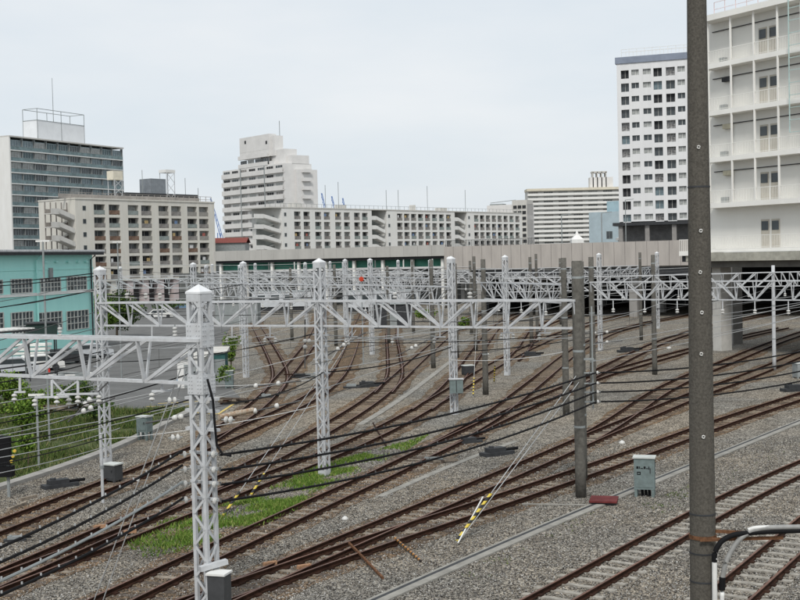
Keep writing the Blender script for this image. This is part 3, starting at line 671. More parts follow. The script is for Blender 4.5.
LM = [(-10, 'the left edge'), (107, 'the verge mast'), (193, 'the nearest mast'), (243, 'the light grey mast'), (325, 'the capped central mast'), (370, 'the banded white mast'), (451, 'the cabinet mast'), (505, 'the slim mast at centre'), (563, 'the left paired pole'), (591, 'the right paired pole'), (653, 'the far grey pole'), (722, 'the underpass pier'), (820, 'the right edge')]
near = lambda x: min(LM, key=lambda q: abs(q[0]-x))[1]
grp = {}
for q in LW: grp.setdefault((near(q[0]), near(q[3]), q[7]), []).append(q)
ORD = {1: [''], 2: ['upper ', 'lower '], 3: ['upper ', 'middle ', 'lower ']}
for (na, nb, dk), qs in grp.items():
    qs.sort(key=lambda q: q[1]+q[4]); od = ORD.get(len(qs)) or [w_+' ' for w_ in ('topmost', 'second', 'third', 'fourth', 'fifth', 'lowest', 'extra')][:len(qs)]
    for (x0, y0, Y0, x1, y1, Y1, sg, _), o_ in zip(qs, od):
        wire(o_+('dark' if dk else 'pale')+' thin wire from '+na+' to '+nb, catn(D(x0, y0, Y0), D(x1, y1, Y1), sg), .016 if Y0 > 40 else .012, DWIRE if dk else WIRE, 'thin wires strung between the masts')
for lb, q, r in (('black clipped cable sloping across the lower wall of the turquoise building', (-10, 309, 60, 104, 288, 54, .05), .03), ('upper black cable crossing the turquoise building windows', (-10, 283, 60, 104, 272, 54, .05), .026),
    ('lower black cable crossing the turquoise building windows', (-10, 286.5, 60, 104, 275, 54, .05), .026), ('white pipe like cable along the turquoise wall to the verge mast', (-10, 298, 60, 104, 290.5, 54, .02), .03),
    ('black cable from the verge mast to the light grey mast', (104, 296, 54, 243, 284, 91, .2), .03), ('black cable from the nearest mast top right to the central mast', (222, 404, 31, 325, 371, 49, .25), .022), ('black clipped cable from the central mast to the cabinet mast', (325, 372, 49, 451, 347, 66, .25), .03),
    ('black cable passing behind the nearest beam into the verge mast', (-10, 384, 40, 107, 358, 54, .1), .024), ('second black cable passing behind the nearest beam', (-10, 370, 42, 107, 350, 54, .1), .024), ('black cable crossing the parking lot to the central mast', (107, 362, 54, 325, 331, 49, .3), .02),
    ('black cable from the cabinet mast to the far right pole', (451, 352, 66, 653, 322, 86, .4), .028), ('dark cable under the second beam right of the central mast', (325, 341, 49, 575, 333, 44, .2), .018), ('black cable from the slim mast into the underpass', (505, 322, 88, 790, 288, 100, .4), .03),
    ('black cable hanging low over the verge into the near mast', (-10, 425, 34, 195, 372, 30, .1), .018), ('second black cable low over the verge', (-10, 446, 32, 195, 398, 30, .1), .018), ('third black cable low over the verge', (-10, 466, 31, 107, 437, 45, .05), .018)):
    wire(lb, catn(D(*q[:3]), D(*q[3:6]), q[6]), r, WIRE if lb.startswith('white') else BLK, 'heavier single cables', 'cable', 'power_cable', 6)
for k in range(22):
    ya = 262+k*1.9; yb_ = 262+((k*7) % 22)*1.5; L0 = k % 3
    xa, xb = ((100, 345), (240, 470), (445, 690))[L0]; Ya, Yb2 = (150-k*2.2, 140-k*2.0)
    wire(('dark' if k % 2 else 'pale')+' thin wire in the far web of lines '+('before the beige block pillars', 'below the grey bridge parapet', 'below the pinkish deck wall')[L0], catn(D(xa, ya, Ya), D(xb, ya*.6+yb_*.4-(5 if L0 == 2 else 0), Yb2), .4), .022, DWIRE if k % 2 else WIRE, 'far web of thin wires')
# contact and messenger wires above the tracks
for key, a0, a1 in (('T8', 42, 150), ('T10', 40, 150), ('T11', 40, 150), ('T15', 38, 130), ('T4', 44, 120), ('T6', 60, 120), ('T14', 60, 140), ('T5', 50, 100)):
    Q = TRACKS[key]; Q = Q[(Q[:, 1] > a0) & (Q[:, 1] < a1)]
    if len(Q) < 10: continue
    step = 42; idx = list(range(0, len(Q), step)); idx = idx if idx[-1] > len(Q)-10 else idx+[len(Q)-1]
    K = [Q[i] for i in idx]
    t = thing('catenary_wire', 'contact and messenger wire pair hung above the '+{'T8': 'track beside the grass patch', 'T10': 'track with the striped guards', 'T11': 'track curving behind the central mast', 'T15': 'leftmost track by the kerb', 'T4': 'track running under the white building', 'T6': 'track curving past the far grey pole', 'T14': 'track forking off to the far left', 'T5': 'track branching towards the dark underpass'}[key], 'overhead wire', (*K[0], 0))
    cw = [tuple(k-K[0])+(5.1,) for k in K]; MB().tube(cw, .011, 5).build('contact_wire', DWIRE, t)
    ms = []
    for i in range(len(K)-1): ms += catn((*(K[i]-K[0]), 5.95), (*(K[i+1]-K[0]), 5.95), .45, 10)[:-1]
    ms.append((*(K[-1]-K[0]), 5.95)); MB().tube(ms, .011, 5).build('messenger_wire', WIRE, t)
    for j, p in enumerate(ms):
        if j % 3 == 1: MB().tube([(p[0], p[1], 5.1), p], .007, 4).build('dropper', DWIRE, t)
# insulator strings on the cross wires: big white discs
def disc_pair(label, pts, Y, horizontal=True, r=.13):
    r = r*.85
    P = [D(x, y, Y) for x, y in pts]; t = thing('insulator_string', label, 'insulator', P[0]); d = P[-1]-P[0]; d /= np.linalg.norm(d)
    mb = MB(); mb.tube([tuple(-d*.9), tuple(P[-1]-P[0]+d*.9)], .03, 6); mb.build('rod', DWIRE, t)
    for p in P:
        q = p-P[0]; mb = MB(); mb.tube([tuple(q-d*.09), tuple(q-d*.03), tuple(q+d*.05), tuple(q+d*.08)], [r*.5, r, r*.95, r*.3], 14); mb.build('disc', CER, t, True)
disc_pair('dark rod with two white discs between the near mast and the central mast', [(256, 386), (278.5, 383.5)], 47)
disc_pair('pair of white discs beside the rusty pipe right of the near mast', [(255, 411), (277, 406)], 45)
disc_pair('two white discs on a wire left of the near mast', [(175, 418), (181, 417)], 36, r=.11)
disc_pair('white disc hanging left of the verge mast near the track', [(88, 440)], 38, r=.13)
disc_pair('cluster of white discs above the verge mast foot', [(86, 404), (90, 400)], 42, r=.14)
disc_pair('pair of discs left of the verge mast under the beam', [(84, 411), (91, 408)], 41, r=.12)
disc_pair('white disc on the wire right of the verge mast', [(129, 402)], 44, r=.12)
disc_pair('lower white disc on the wire right of the verge mast', [(129, 431)], 40, r=.12)
disc_pair('large grey disc at the left edge under the near beam', [(8, 411)], 33, r=.14)
disc_pair('row of white discs left of the central mast top bracket', [(305, 341), (309, 341), (305, 347)], 50, r=.11)
disc_pair('row of white discs right of the central mast', [(338, 349), (344, 345), (348, 343)], 52, r=.12)
disc_pair('small white discs left of the cabinet mast', [(412, 348), (416, 346)], 60, r=.12)
disc_pair('two white discs left of the slim mast by the pole pair', [(595, 333), (607, 332)], 70, r=.11)
disc_pair('lower two white discs by the slim mast at the pole pair', [(594, 343), (607, 342)], 70, r=.11)
disc_pair('white disc on the grey pole at right', [(650, 327)], 84, r=.2)
disc_pair('white ring insulator on the white pole at right', [(775, 309)], 85, r=.2)
# rusty insulated tube right of the near mast
mb = MB(); A = D(219, 417, 44); B = D(253, 410, 45); mb.tube([tuple(A), tuple(B)], .1, 12); tag(centred(mb, 'section_insulator', mat('rusty_cream_paint', (.5, .46, .38), .7, .1, 9, col2=(.28, .16, .09))), 'cream and rust streaked tube hanging right of the nearest mast', 'insulator')
# guy wires
def guy(label, a_, b_, r=.014, gd=None, m=None):
    t = thing('guy_wire', label, 'guy wire', b_); mb = MB(); mb.tube([(0, 0, 0), tuple(np.array(a_)-np.array(b_))], r, 6); mb.build('wire', m or WIRE, t)
    if gd:
        d = np.array(a_)-np.array(b_); l_ = np.linalg.norm(d); e = d/l_; mb = MB(); mb.tube([tuple(e*.1), tuple(e*gd)], .045, 10); mb.build('striped_guard', YB, t)
YB = stripe_mat('yellow_black_stripes', (.62, .47, .06), (.012, .012, .012), 5.5)
OB = stripe_mat('orange_black_stripes', (.45, .2, .04), (.02, .015, .012), 4)
for k in range(2):
    b_ = G(93+9*k, 603); guy(('left', 'right')[k]+' guy wire slanting down to the bottom edge left of the nearest mast', D(181+6*k, 368, 29.6), b_)
    b_ = G(455+2.5*k, 543, 0); guy(('yellow and black guarded', 'pale unguarded')[k]+' guy wire slanting from the concrete gantry pole to the gravel', D(576+3*k, 376+6*k, 43), b_, .014, 2.4 if k == 0 else None)
guy('guy wire with striped guard behind the grass patch, nearer one', D(352, 330, 60), G(222, 517), .014, 1.9)
guy('guy wire with striped guard behind the grass patch, farther one', D(356, 330, 60), G(250, 496), .014, 1.7)
guy('guy wire with a thin striped guard left of the grey pole in the centre', D(478, 300, 78), G(473, 397), .012, 1.3)
guy('guy wire with a thin striped guard right of the grey pole in the centre', D(498, 300, 80), G(494, 383), .012, 1.4)

# ============================================================ BUILDINGS
def bld(name, label, cat, fr, group=None): return thing(name, label, cat, fr.o, fr.rz, group)
def window_mb(w_, h, mull=1, sill=True, fr_=.06):
    mb = MB(); mb.box(0, w_, 0, .03, 0, h); mb.mi = 1
    mb.box(-.04, w_+.04, -.05, .0, -.06, .0); mb.box(-.04, w_+.04, -.05, 0, h, h+.05); mb.box(-.04, .0, -.05, 0, 0, h); mb.box(w_, w_+.04, -.05, 0, 0, h)
    for k in range(mull): x = w_*(k+1)/(mull+1); mb.box(x-fr_/2, x+fr_/2, -.04, -.002, 0, h)
    return mb
GL2 = mat('reflective_glass', (.13, .18, .2), .12, .5, .5)
CURT = mat('curtained_glass', (.3, .31, .3), .4, .4, 1.2)
def add_windows(t, places, w_, h, mats_, name='window', mull=1, limit=100):
    """places: list of local (x,y,z); up to 100 parts, the rest one stuff part"""
    protos = [window_mb(w_, h, mull).build(name, [g_, mats_[1]], t) for g_ in mats_[0]]
    for p in protos: C.objects.unlink(p)
    for i, p in enumerate(places[:limit]):
        inst(random.choice(protos), p, t)
    if len(places) > limit:
        mb = MB()
        for x, y, z in places[limit:]: mb.box(x, x+w_, y, y+.03, z, z+h)
        tag(mb.build('far_windows', mats_[0][0], t), kind='stuff')

# --- B1 blue-green balcony tower
f = Frame(12, 200, 300, 124, 200, 338); t = bld('apartment_tower', 'tall apartment slab with blue green glazed balconies and white end wall at left', 'building', f)
top = f.loc(12, 139)[1]; fl = 2.78; W_ = f.W
MB().box(0, W_, .8, 14, 0, top).build('wall', mat('grey_blue_render', (.30, .40, .43), .8, .2, .4), t)
MB().box(-.4, 0, -.1, 14.2, 0, top+.5).build('end_wall', WHITE, t)
MB().box(-.4, W_+.3, -.25, 14.3, top+.5, top+.85).build('roof', DIRTYW, t)
TG = mat('blue_green_glass', (.13, .19, .20), .25, .4, .6); TG2 = mat('dark_green_glass', (.05, .09, .1), .2, .4, .6)
pl = []
for k in range(15):
    z = top-fl*(k+1)
    if z < 3: break
    mb = MB(); mb.box(0, W_, -.14, .8, z-.1, z+.14); mb.mi = 1; mb.box(0, W_, -.06, -.01, z+.12, z+1.05); mb.mi = 2; mb.box(0, W_, -.08, .0, z+1.05, z+1.1)
    mb.build('balcony', [WHITE, TG, GREYM], t)
    for j in range(10): pl.append((W_*(j+.1)/10, .4, z+.2))
add_windows(t, pl, W_/10*.82, 2.35, ([GL2, TG2, GL2, GLASS, CURT], mat('pale_frame', (.5, .56, .58))), mull=3)
mb = MB()
for j in range(11): x = W_*j/10; mb.box(x-.08, x+.08, .02, .8, 3, top+.4)
mb.build('partition', GREYM, t)
s0, z0 = f.loc(35, 141, 6); s1, z1 = f.loc(81, 117, 6)
PW = mat('pale_plaster', (.68, .7, .72), .8, .05, .5)
p_ = MB(); p_.box(s0, s1, 5, 10, top+.85, z1-2.6).build('penthouse', PW, t)
mb = MB()
for x in (s0, (s0+s1)/2, s1):
    for y in (5, 10): mb.bar((x, y, top), (x, y, z1+.5), .12)
for z in (z1-2.5, z1+.5):
    for y in (5, 10): mb.bar((s0, y, z), (s1, y, z), .14)
    for x in (s0, s1): mb.bar((x, 5, z), (x, 10, z), .14)
mb.build('roof_frame', GREYM, t)
sx, sz = f.loc(52, 78, 6); MB().tube([(sx, 6, top), (sx, 6, sz)], .12, 6, .06).build('antenna', GREYM, t)

# --- grid block builder (loggias)
RAILC = mat('balcony_rail', (.2, .19, .18), .7, .3, .8); RAILR = mat('brown_balcony_rail', (.15, .10, .075), .8, .4, .8)
def grid_block(t, xs, zs, bw, W0, W1, top, ht, wallm, depth=12, rec=1.4, base=0, bandh=.45, railm=None, pil=None, rail=True):
    """xs: local left edges of loggias, bw their width; zs: loggia floor heights, ht opening height"""
    MB().box(W0, W1, rec, depth, base, top).build('wall', wallm, t)
    mb = MB(); xs = sorted(xs); e = [W0]
    for x in xs: e += [x, x+bw]
    e.append(W1)
    zlo = min(zs); 
    for a_, b_ in zip(e[0::2], e[1::2]):
        if b_-a_ > .02: mb.box(a_, b_, 0, rec-.002, zlo-bandh, top)
    zz = sorted(zs); lv = [zlo-bandh]+[v for z in zz for v in (z, z+ht)]+[top]
    for x in xs:
        for a_, b_ in zip(lv[0::2], lv[1::2]): mb.box(x, x+bw, .02, rec-.003, a_, b_)
    mb.build('facade_grid', wallm, t)
    if rail:
        for z in zz:
            for i, x in enumerate(xs):
                pass
    return xs, zz
def loggia_fill(t, xs, zz, bw, ht, rec, rails, limit=100):
    pr = []
    for m_ in rails:
        mb = MB(); mb.box(0, bw-.02, .1, .14, .08, 1.0); o = mb.build('balcony_rail', m_, t); C.objects.unlink(o); pr.append(o)
    k = 0; rest = MB()
    for z in zz[::-1]:
        for x in xs:
            if k < limit: inst(random.choice(pr), (x+.01, 0, z), t)
            else: rest.box(x+.01, x+bw-.01, .1, .14, z+.08, z+1.0)
            k += 1
    if rest.v: tag(rest.build('far_balcony_rails', rails[0], t), kind='stuff')
    pl = [(x+bw*.06, rec-.5, z+.05) for z in zz[::-1] for x in xs]
    add_windows(t, pl, bw*.86, ht*.92, ([DKOPEN, GLASS, CURT, DKOPEN], DIRTYW), mull=1)  # panes oversized and dark, standing in for the shade inside the loggias

# --- B2 beige block
f = Frame(76, 230, 258, 215, 235, 290); t = bld('apartment_block', 'beige apartment block with paired loggias on pillars and an outside stair at left', 'building', f)
top = f.loc(76, 199)[1]; fl = 2.85
cx = [283, 328, 385, 425, 477, 515, 563, 598]; xs = [f.loc(c_/3.0, 225)[0] for c_ in cx]; bw = 3.05
zs = [top-1.0-2.25-fl*k for k in range(6)]
xs, zz = grid_block(t, xs, zs, bw, 0, f.W, top, 2.25, BEIGE, 13, 1.5, base=zs[-1]-.45)
loggia_fill(t, xs, zz, bw, 2.25, 1.5, [RAILC, RAILR, RAILC, mat('dull_rail', (.26, .25, .23)), mat('grey_green_rail', (.22, .25, .24), .7, .2, 1)])
PINK = mat('pinkish_pillar', (.50, .43, .42), .85, .08, .6)
for k in range(9): x = f.W*(k+.05)/9; MB().box(x, x+1.6, .3, 1.9, 0, zs[-1]-.45).build('pillar', PINK if k > 2 else BEIGE, t)
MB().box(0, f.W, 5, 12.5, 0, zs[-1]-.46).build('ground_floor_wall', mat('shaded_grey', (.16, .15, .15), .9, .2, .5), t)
MB().box(-.1, f.W+.1, -.15, 13.1, top, top+.3).build('roof', BEIGE, t)
mb = MB()
for k in range(24): x = f.W*k/23; mb.bar((x, 1, top), (x, 1, top+1.5), .1)
for z in (.8, 1.5): mb.bar((-3, 1, top+z), (f.W, 1, top+z), .09)
mb.box(-2, f.W-2, 3, 3.1, top+.3, top+1.3); mb.build('roof_railing', mat('greyish_brown', (.3, .28, .26), .8, .2, .6), t)
s0 = f.loc(148, 185, 6)[0]; s1 = f.loc(163, 185, 6)[0]; MB().box(s0, s1, 5, 9, top, f.loc(155, 179, 6)[1]).build('penthouse', mat('grey_panel', (.2, .22, .24), .8, .15, 1), t)
MB().box(f.loc(123, 194, 6)[0], f.loc(195, 194, 6)[0], 5, 11, top+.3, top+2.2).build('roof_slab', DGREY, t)
def frame_tower(t, x, y, w_, z0, z1, boxh, bm, name='roof_tank'):
    mb = MB()
    for a_ in (-w_/2, w_/2):
        for b_ in (-w_/2, w_/2): mb.bar((x+a_, y+b_, z0), (x+a_, y+b_, z1), .12)
    n = 3
    for k in range(n):
        za, zb = z0+(z1-z0)*k/n, z0+(z1-z0)*(k+1)/n; mb.bar((x-w_/2, y-w_/2, za), (x+w_/2, y-w_/2, zb), .08); mb.bar((x+w_/2, y-w_/2, za), (x-w_/2, y-w_/2, zb), .08)
    o = mb.build('tower_frame', GALV, t); MB().box(x-w_/2-.3, x+w_/2+.3, y-w_/2, y+w_/2, z1, z1+boxh).build(name, bm, o)
s0, z1 = f.loc(115, 180, 6); frame_tower(t, s0, 6, 2.2, top, z1, 2, mat('cream_tank', (.62, .58, .48), .6, .1, 1))
s0, z1 = f.loc(167, 173, 6); frame_tower(t, s0, 6, 2.4, top, z1, .7, WHITE)
for px_, py_ in ((142, 170), (185, 178), (198, 188)): s0, z1 = f.loc(px_, py_, 6); MB().tube([(s0, 6, top), (s0, 6, z1)], .07, 5).build('antenna', GREYM, t)
pl = [(1.9, -.01, z+.9) for z in zs]; add_windows(t, pl, .8, .9, ([GLASS], GREYM), mull=0)
def zig_stairs(t, x0, x1, zs, fl, y0=.2, y1=2.6, m=None):
    for k, z in enumerate(zs):
        mb = MB(); m1 = (x0+x1)/2
        mb.box(x0, x0+(x1-x0)*.35, y0, y1, z-.15, z+.05); mb.box(x0, x0+(x1-x0)*.35, y0, y0+.08, z+.05, z+1.05)
        a_, b_ = x0+(x1-x0)*.35, x1
        mb.bar((a_, (y0+y1)/2, z), (b_, (y0+y1)/2, z-fl*.5), 1.9, .2); mb.bar((a_, y0+.04, z+.55), (b_, y0+.04, z+.55-fl*.5), .08, .95)
        mb.bar((b_-.2, y1-.4, z-fl*.5), (a_, y1-.4, z-fl), .8, .15)
        mb.build('stair_flight', m or DIRTYW, t)
s0 = f.loc(52, 225)[0]; zig_stairs(t, s0, 0, [z+.1 for z in zs[:5]], fl)
mb = MB()
for x in np.linspace(s0*.95, -.2, 5): mb.box(x, x+.18, 2.7, 2.9, 0, zs[0]+2.6)
for z in zs[:5]: mb.box(s0*.95, -.05, 2.62, 2.7, z, z+1.1)
mb.build('stair_frame', mat('brown_grey_rail', (.24, .22, .2)), t)

# --- B3 white stepped tower
f = Frame(222, 200, 432, 283, 200, 402); t = bld('apartment_tower', 'pale stepped apartment tower with tall penthouse behind the long low block', 'building', f)
def zy(x, y, off=0): return f.loc(x, y, off)
Z1 = zy(230, 170)[1]; sa = zy(237, 180)[0]; sb = zy(272, 180)[0]; WT = mat('warm_white_render', (.64, .63, .615), .85, .07, .3, detail=6)
MB().box(0, f.W, .68, 12, 0, Z1).build('wall', WT, t)
MB().box(sa, f.W*.82, 1.5, 6, Z1, zy(250, 137)[1]-9).build('upper_block', WT, t)
MB().box(sa, sb-3.5, 1.45, 4.5, zy(250, 158)[1], zy(250, 136)[1]).build('penthouse', WT, t)
MB().box(sb-5.2, sb-1.6, 2.5, 6, zy(250, 158)[1], zy(250, 138)[1]).build('penthouse', WT, t)
MB().box(f.W*.55, f.W*.93, 3, 8, Z1, zy(285, 147)[1]).build('upper_block', WT, t)
MB().box(f.W*.7, f.W+.1, 4, 11, Z1, zy(285, 154)[1]).build('upper_block', WT, t)
MB().box(f.W*.8, f.W+1.2, 5, 13.5, 0, zy(290, 168)[1]).build('side_wing', WT, t)
fl = 2.95; pl = []
for k in range(15):
    z = Z1-fl*(k+1)
    mb = MB(); mb.box(0, f.W, 0, 1.2, z-.12, z+.08); mb.box(0, f.W, 0, .1, z+.08, z+1.5); mb.build('balcony', WT, t)
    for j in range(7): pl.append((f.W*(j+.14)/7, .62, z+.15))
    mb = MB(); mb.box(f.W+1.2, f.W+2.3, 7, 10.5, z-.1, z+.06); mb.box(f.W+2.2, f.W+2.3, 7, 10.5, z+.06, z+1.1); mb.build('side_balcony', WT, t)
for k in range(2):
    z = Z1+fl*k+.2
    mb = MB(); mb.box(sa, f.W*.75, .6, 1.5, z-.15, z+.05); mb.box(sa, f.W*.75, .6, .7, z+.05, z+1.2); mb.build('balcony', WT, t)
    for j in range(4): pl.insert(0, (sa+(f.W*.75-sa)*(j+.1)/4, 1.46, z+.2))
add_windows(t, pl, f.W/7*.72, 2.25, ([DKOPEN, GLASS, CURT, mat('grey_shutter', (.25, .24, .23))], WT), mull=2)
for x, y in ((241, 139), (262, 139)): a_, b_ = zy(x, y+5); MB().box(a_, a_+1, 1.4, 1.46, b_, b_+1.1).build('vent_opening', DKOPEN, t)
for j in (.33, .72): MB().box(f.W*j-.3, f.W*j+.3, -.05, .0, 5, Z1).build('dark_shaft', GREYM, t)
a_, b_ = zy(267, 120); MB().tube([(a_, 5, Z1), (a_, 5, b_)], .12, 5).build('antenna', GREYM, t)

# --- B4 long low block in three sections
f = Frame(268, 230, 330, 522, 232, 425); t = bld('apartment_block', 'long white five storey block with square loggias and outside stairs behind the bridge', 'building', f)
top = f.loc(285, 208)[1]; fl = 2.85; zs = [top-.9-2.2-fl*k for k in range(6)]; bw = None
secs = [(268, 372, [(342, 375), (375, 408), (417, 450), (450, 480), (490, 521), (523, 548), (560, 587), (589, 614)]), (387, 455, None), (467, 521, None)]
L_ = lambda x: f.loc(x, 230)[0]
allx = []
pxs = [200+c_/3.636 for c_ in (342, 376, 418, 450, 491, 523, 560, 589)] + [397+7.0*k for k in range(8)] + [474+5.9*k for k in range(8)]
xs = [L_(p)+.2 for p in pxs]
def sec(W0, W1, xs, bw):
    MB().box(W0, W1, 1.5, 12, 0, top).build('wall', WHITE, t); mb = MB(); e = [W0]
    for x in xs: e += [x, x+bw]
    e.append(W1)
    for a_, b_ in zip(e[0::2], e[1::2]):
        if b_-a_ > .02: mb.box(a_, b_, 0, 1.498, 0, top)
    lv = [0]+[v for z in zs[::-1] for v in (z, z+2.2)]+[top]
    for x in xs:
        for a_, b_ in zip(lv[0::2], lv[1::2]):
            if b_ > a_: mb.box(x, x+bw, .02, 1.497, a_, b_)
    mb.build('facade_grid', WHITE, t)
sec(L_(282), L_(372), xs[:8], 2.6); sec(L_(387), L_(455), xs[8:16], 2.65); sec(L_(467), f.W, xs[16:], 2.6)
# loggia contents
pr = []
for m_ in (RAILC, mat('grey_green_rail', (.22, .25, .24)), RAILC):
    mb = MB(); mb.box(0, 2.55, .1, .14, .08, 1.0); o = mb.build('balcony_rail', m_, t); C.objects.unlink(o); pr.append(o)
pl = []
for k, z in enumerate(zs[:4]):
    for x in xs: inst(random.choice(pr), (x+.02, 0, z), t); pl.append((x+.12, .9, z+.06))
add_windows(t, pl, 2.35, 2.05, ([DKOPEN, GLASS, CURT], DIRTYW), mull=1)  # large dark panes paint the shade of the loggia recesses
for a_, b_ in ((255, 282), (372, 386), (455, 466)):
    s0, s1 = L_(a_), L_(b_)
    zig_stairs(t, s0, s1-.1, [z+.3 for z in zs[:4]], fl, .2, 2.4, WHITE)
    MB().box(s0+(.1 if a_ > 300 else 3.5), s1-.1, 3, 3.3 if a_ < 300 else 11, 0, top-2.0).build('stair_back_wall', mat('grey_green_wall', (.3, .32, .31), .9, .2, .5), t)
pl = [(L_(p), -.01, z+.9) for p in (284.5, 388.5, 468.5) for z in zs[:4]]; add_windows(t, pl, .8, .9, ([GLASS], GREYM), mull=0)
MB().box(L_(270), f.W+.1, -.12, 12.1, top, top+.3).build('roof', DIRTYW, t)
mb = MB()
for k in range(60): x = L_(272)+(f.W-L_(272))*k/59; mb.bar((x, .6, top), (x, .6, top+1.3), .07)
mb.bar((L_(272), .6, top+1.3), (f.W, .6, top+1.3), .07); mb.build('roof_railing', GREYM, t)
for x0, x1, y in ((414, 427, 205), (446, 452, 208), (300, 306, 203), (345, 352, 205)): a_, b_ = f.loc(x0, y, 5); MB().box(a_, L_(x1), 4.5, 7, top, b_).build('roof_hut', DIRTYW, t)
for x, y in ((325, 185), (338, 182), (386, 190), (398, 190), (427, 186), (465, 190)): a_, b_ = f.loc(x, y, 5); MB().tube([(a_, 5, top), (a_, 5, b_)], .09, 5).build('antenna', GREYM, t)

# --- far slabs
f = Frame(487, 220, 620, 527, 220, 610); t = bld('apartment_block', 'small grey apartment building with dark window columns between the long block and the wide slab', 'building', f)
MB().box(0, f.W, .3, 10, 0, f.loc(500, 205)[1]).build('wall', WT, t); sm = f.loc(512, 203)[0]
MB().box(sm, f.W, 0, 9, 0, f.loc(520, 200)[1]).build('wall', DIRTYW, t)
pl = [(sm+.6+(f.W-sm-.6)*j/3, -.04, f.loc(520, 203)[1]-2.9*(k+1)) for k in range(8) for j in range(3)]; add_windows(t, pl, 2.0, 1.7, ([DKOPEN], DIRTYW), mull=0)
mb = MB(); a_, b_ = f.loc(489, 203); mb.box(a_, a_+7, 1, 6, b_-4, b_-.6); mb.bar((a_, 2, b_), (a_+14, 2, b_+1), .3); mb.build('roof_equipment', GREYM, t)
f = Frame(528, 215, 690, 632, 215, 690); t = bld('apartment_slab', 'wide white balcony slab building with a stepped penthouse behind the deck', 'building', f)
top = f.loc(540, 191)[1]; MB().box(0, f.W, 1.4, 14, 0, top).build('wall', mat('shaded_wall', (.55, .55, .53), .85, .15, .3), t)
pl = []
for k in range(13):
    z = top-2.62*(k+1); mb = MB(); mb.box(0, f.W, 0, 1.4, z-.1, z+.1); mb.box(0, f.W, 0, .1, z+.1, z+1.25); mb.build('balcony', WHITE, t)
    for j in range(7): pl.append((f.W*(j+.1)/7, 1.35, z+.2))
add_windows(t, pl, f.W/7*.62, 1.9, ([GLASS, CURT, CURT, mat('grey_shutter', (.25, .24, .23))], WHITE), mull=3)
MB().box(-.3, f.W, -.2, 14.2, top, top+1.4).build('roof', mat('cream_parapet', (.6, .56, .46), .8, .1, .3), t)
a_, b_ = f.loc(590, 180, 4); a2, _ = f.loc(613, 180, 4); MB().box(a_, a2, 4, 10, top, b_+1.5).build('penthouse', WT, t)
a_, b_ = f.loc(593, 172, 4); a2, _ = f.loc(606, 172, 4); mb = MB()
for k in range(4): mb.box(a_+(a2-a_)*k/3-.3, a_+(a2-a_)*k/3+.3, 4, 9, top, b_)
mb.box(a_-.6, a2+.6, 4, 9.4, b_-.6, b_+.4); mb.build('tank_frame', DIRTYW, t)
f = Frame(589, 225, 330, 621, 225, 326); t = bld('glass_building', 'small pale blue panelled building in front of the wide slab', 'building', f)
MB().box(0, f.W, 0, 8, 0, f.loc(600, 212)[1]).build('wall', mat('pale_blue_panel', (.36, .44, .48), .4, .1, .4), t)
MB().box(f.W*.55, f.W+.3, .6, 8, 0, f.loc(612, 201)[1]).build('upper_wall', mat('glassy_blue_panel', (.3, .42, .47), .25, .12, .4), t)
pl = [(f.W*.55, -.05, 9.5), (f.W*.1, -.05, 9.5), (f.W*.55, -.05, 12.8)]; add_windows(t, pl, 1.6, 1.9, ([GLASS], GREYM))

# --- B7 white tower with square windows
f = Frame(618, 150, 254, 704, 150, 248); t = bld('apartment_tower', 'white point tower with small square windows and a blue grey parapet', 'building', f)
z0 = f.loc(620, 222)[1]; zt = f.loc(619, 64)[1]; MB().box(0, f.W, .9, 16, 0, zt).build('core', mat('window_recess', (.18, .18, .18), .9, .2, 1), t)
mb = MB(); cols = [(622, 630, 1), (632.5, 640, 0), (644, 652, 0), (654.5, 663, 1), (667, 676, 1), (678.5, 686, 0), (689, 697, 1)]
cl = [(f.loc(a_, 150)[0], f.loc(b_, 150)[0], d_) for a_, b_, d_ in cols]; nr = 12; fz = [f.loc(620, 75+13.1*k)[1] for k in range(nr)]
W2 = mat('tower_white', (.73, .73, .73), .75, .03, .8, detail=8, stretch=(1, 1, .15), col2=(.64, .64, .64))
x = 0
for a_, b_, d_ in cl: mb.box(x, a_, 0, .9, z0, zt); x = b_
mb.box(x, f.W, 0, .9, z0, zt)
pl, pd = [], []
for a_, b_, d_ in cl:
    zc = zt
    for z in fz:
        hi = .95; lo = -.85 if d_ else -.25
        mb.box(a_, b_, .02, .9, z+hi-.05, zc); zc = z+lo
        (pd if d_ else pl).append((a_, .6 if d_ else .35, z+lo))
    mb.box(a_, b_, .02, .9, z0, zc)
mb.build('facade', W2, t); ww = cl[0][1]-cl[0][0]
add_windows(t, pd, ww, 1.75, ([DKOPEN, GLASS, DKOPEN, mat('laundry_grey', (.2, .2, .2), .8, .9, 2), GL2, GLASS, DKOPEN], DIRTYW), mull=1); add_windows(t, pl, ww*.97, 1.15, ([GLASS, CURT, CURT], WHITE), mull=1, limit=60)
bl = MB(); 
for a_, b_, d_ in cl[:-1]:
    if d_: bl.box(a_, b_, .05, .1, zt-1.2, zt-1.1)
BG = mat('blue_grey_parapet', (.22, .25, .31), .7, .1, .6)
MB().box(-.3, f.W, -.2, 16.2, zt+.02, f.loc(619, 57.5)[1]).build('parapet', BG, t)
mb = MB(); zp = f.loc(619, 57.5)[1]
for k in range(12): x = 1+f.W*k/11; mb.bar((x, .2, zp), (x, .2, zp+1.6), .08); mb.bar((x, 6, zp), (x, 6, zp+2), .08)
for z in (1.0, 1.6): mb.bar((1, .2, zp+z), (f.W, .2, zp+z), .07)
mb.bar((1, 6, zp+2), (f.W, 6, zp+2), .07); mb.build('roof_railing', WHITE, t)
MB().box(-.8, f.W+2, -3.5, 1, z0-.9, z0-.25).build('canopy', DGREY, t)
MB().box(.3, f.W+2, 1, 3, 0, z0-.9).build('ground_floor_wall', DGREY, t)  # near-black wall colour holds the shadow of the ground floor
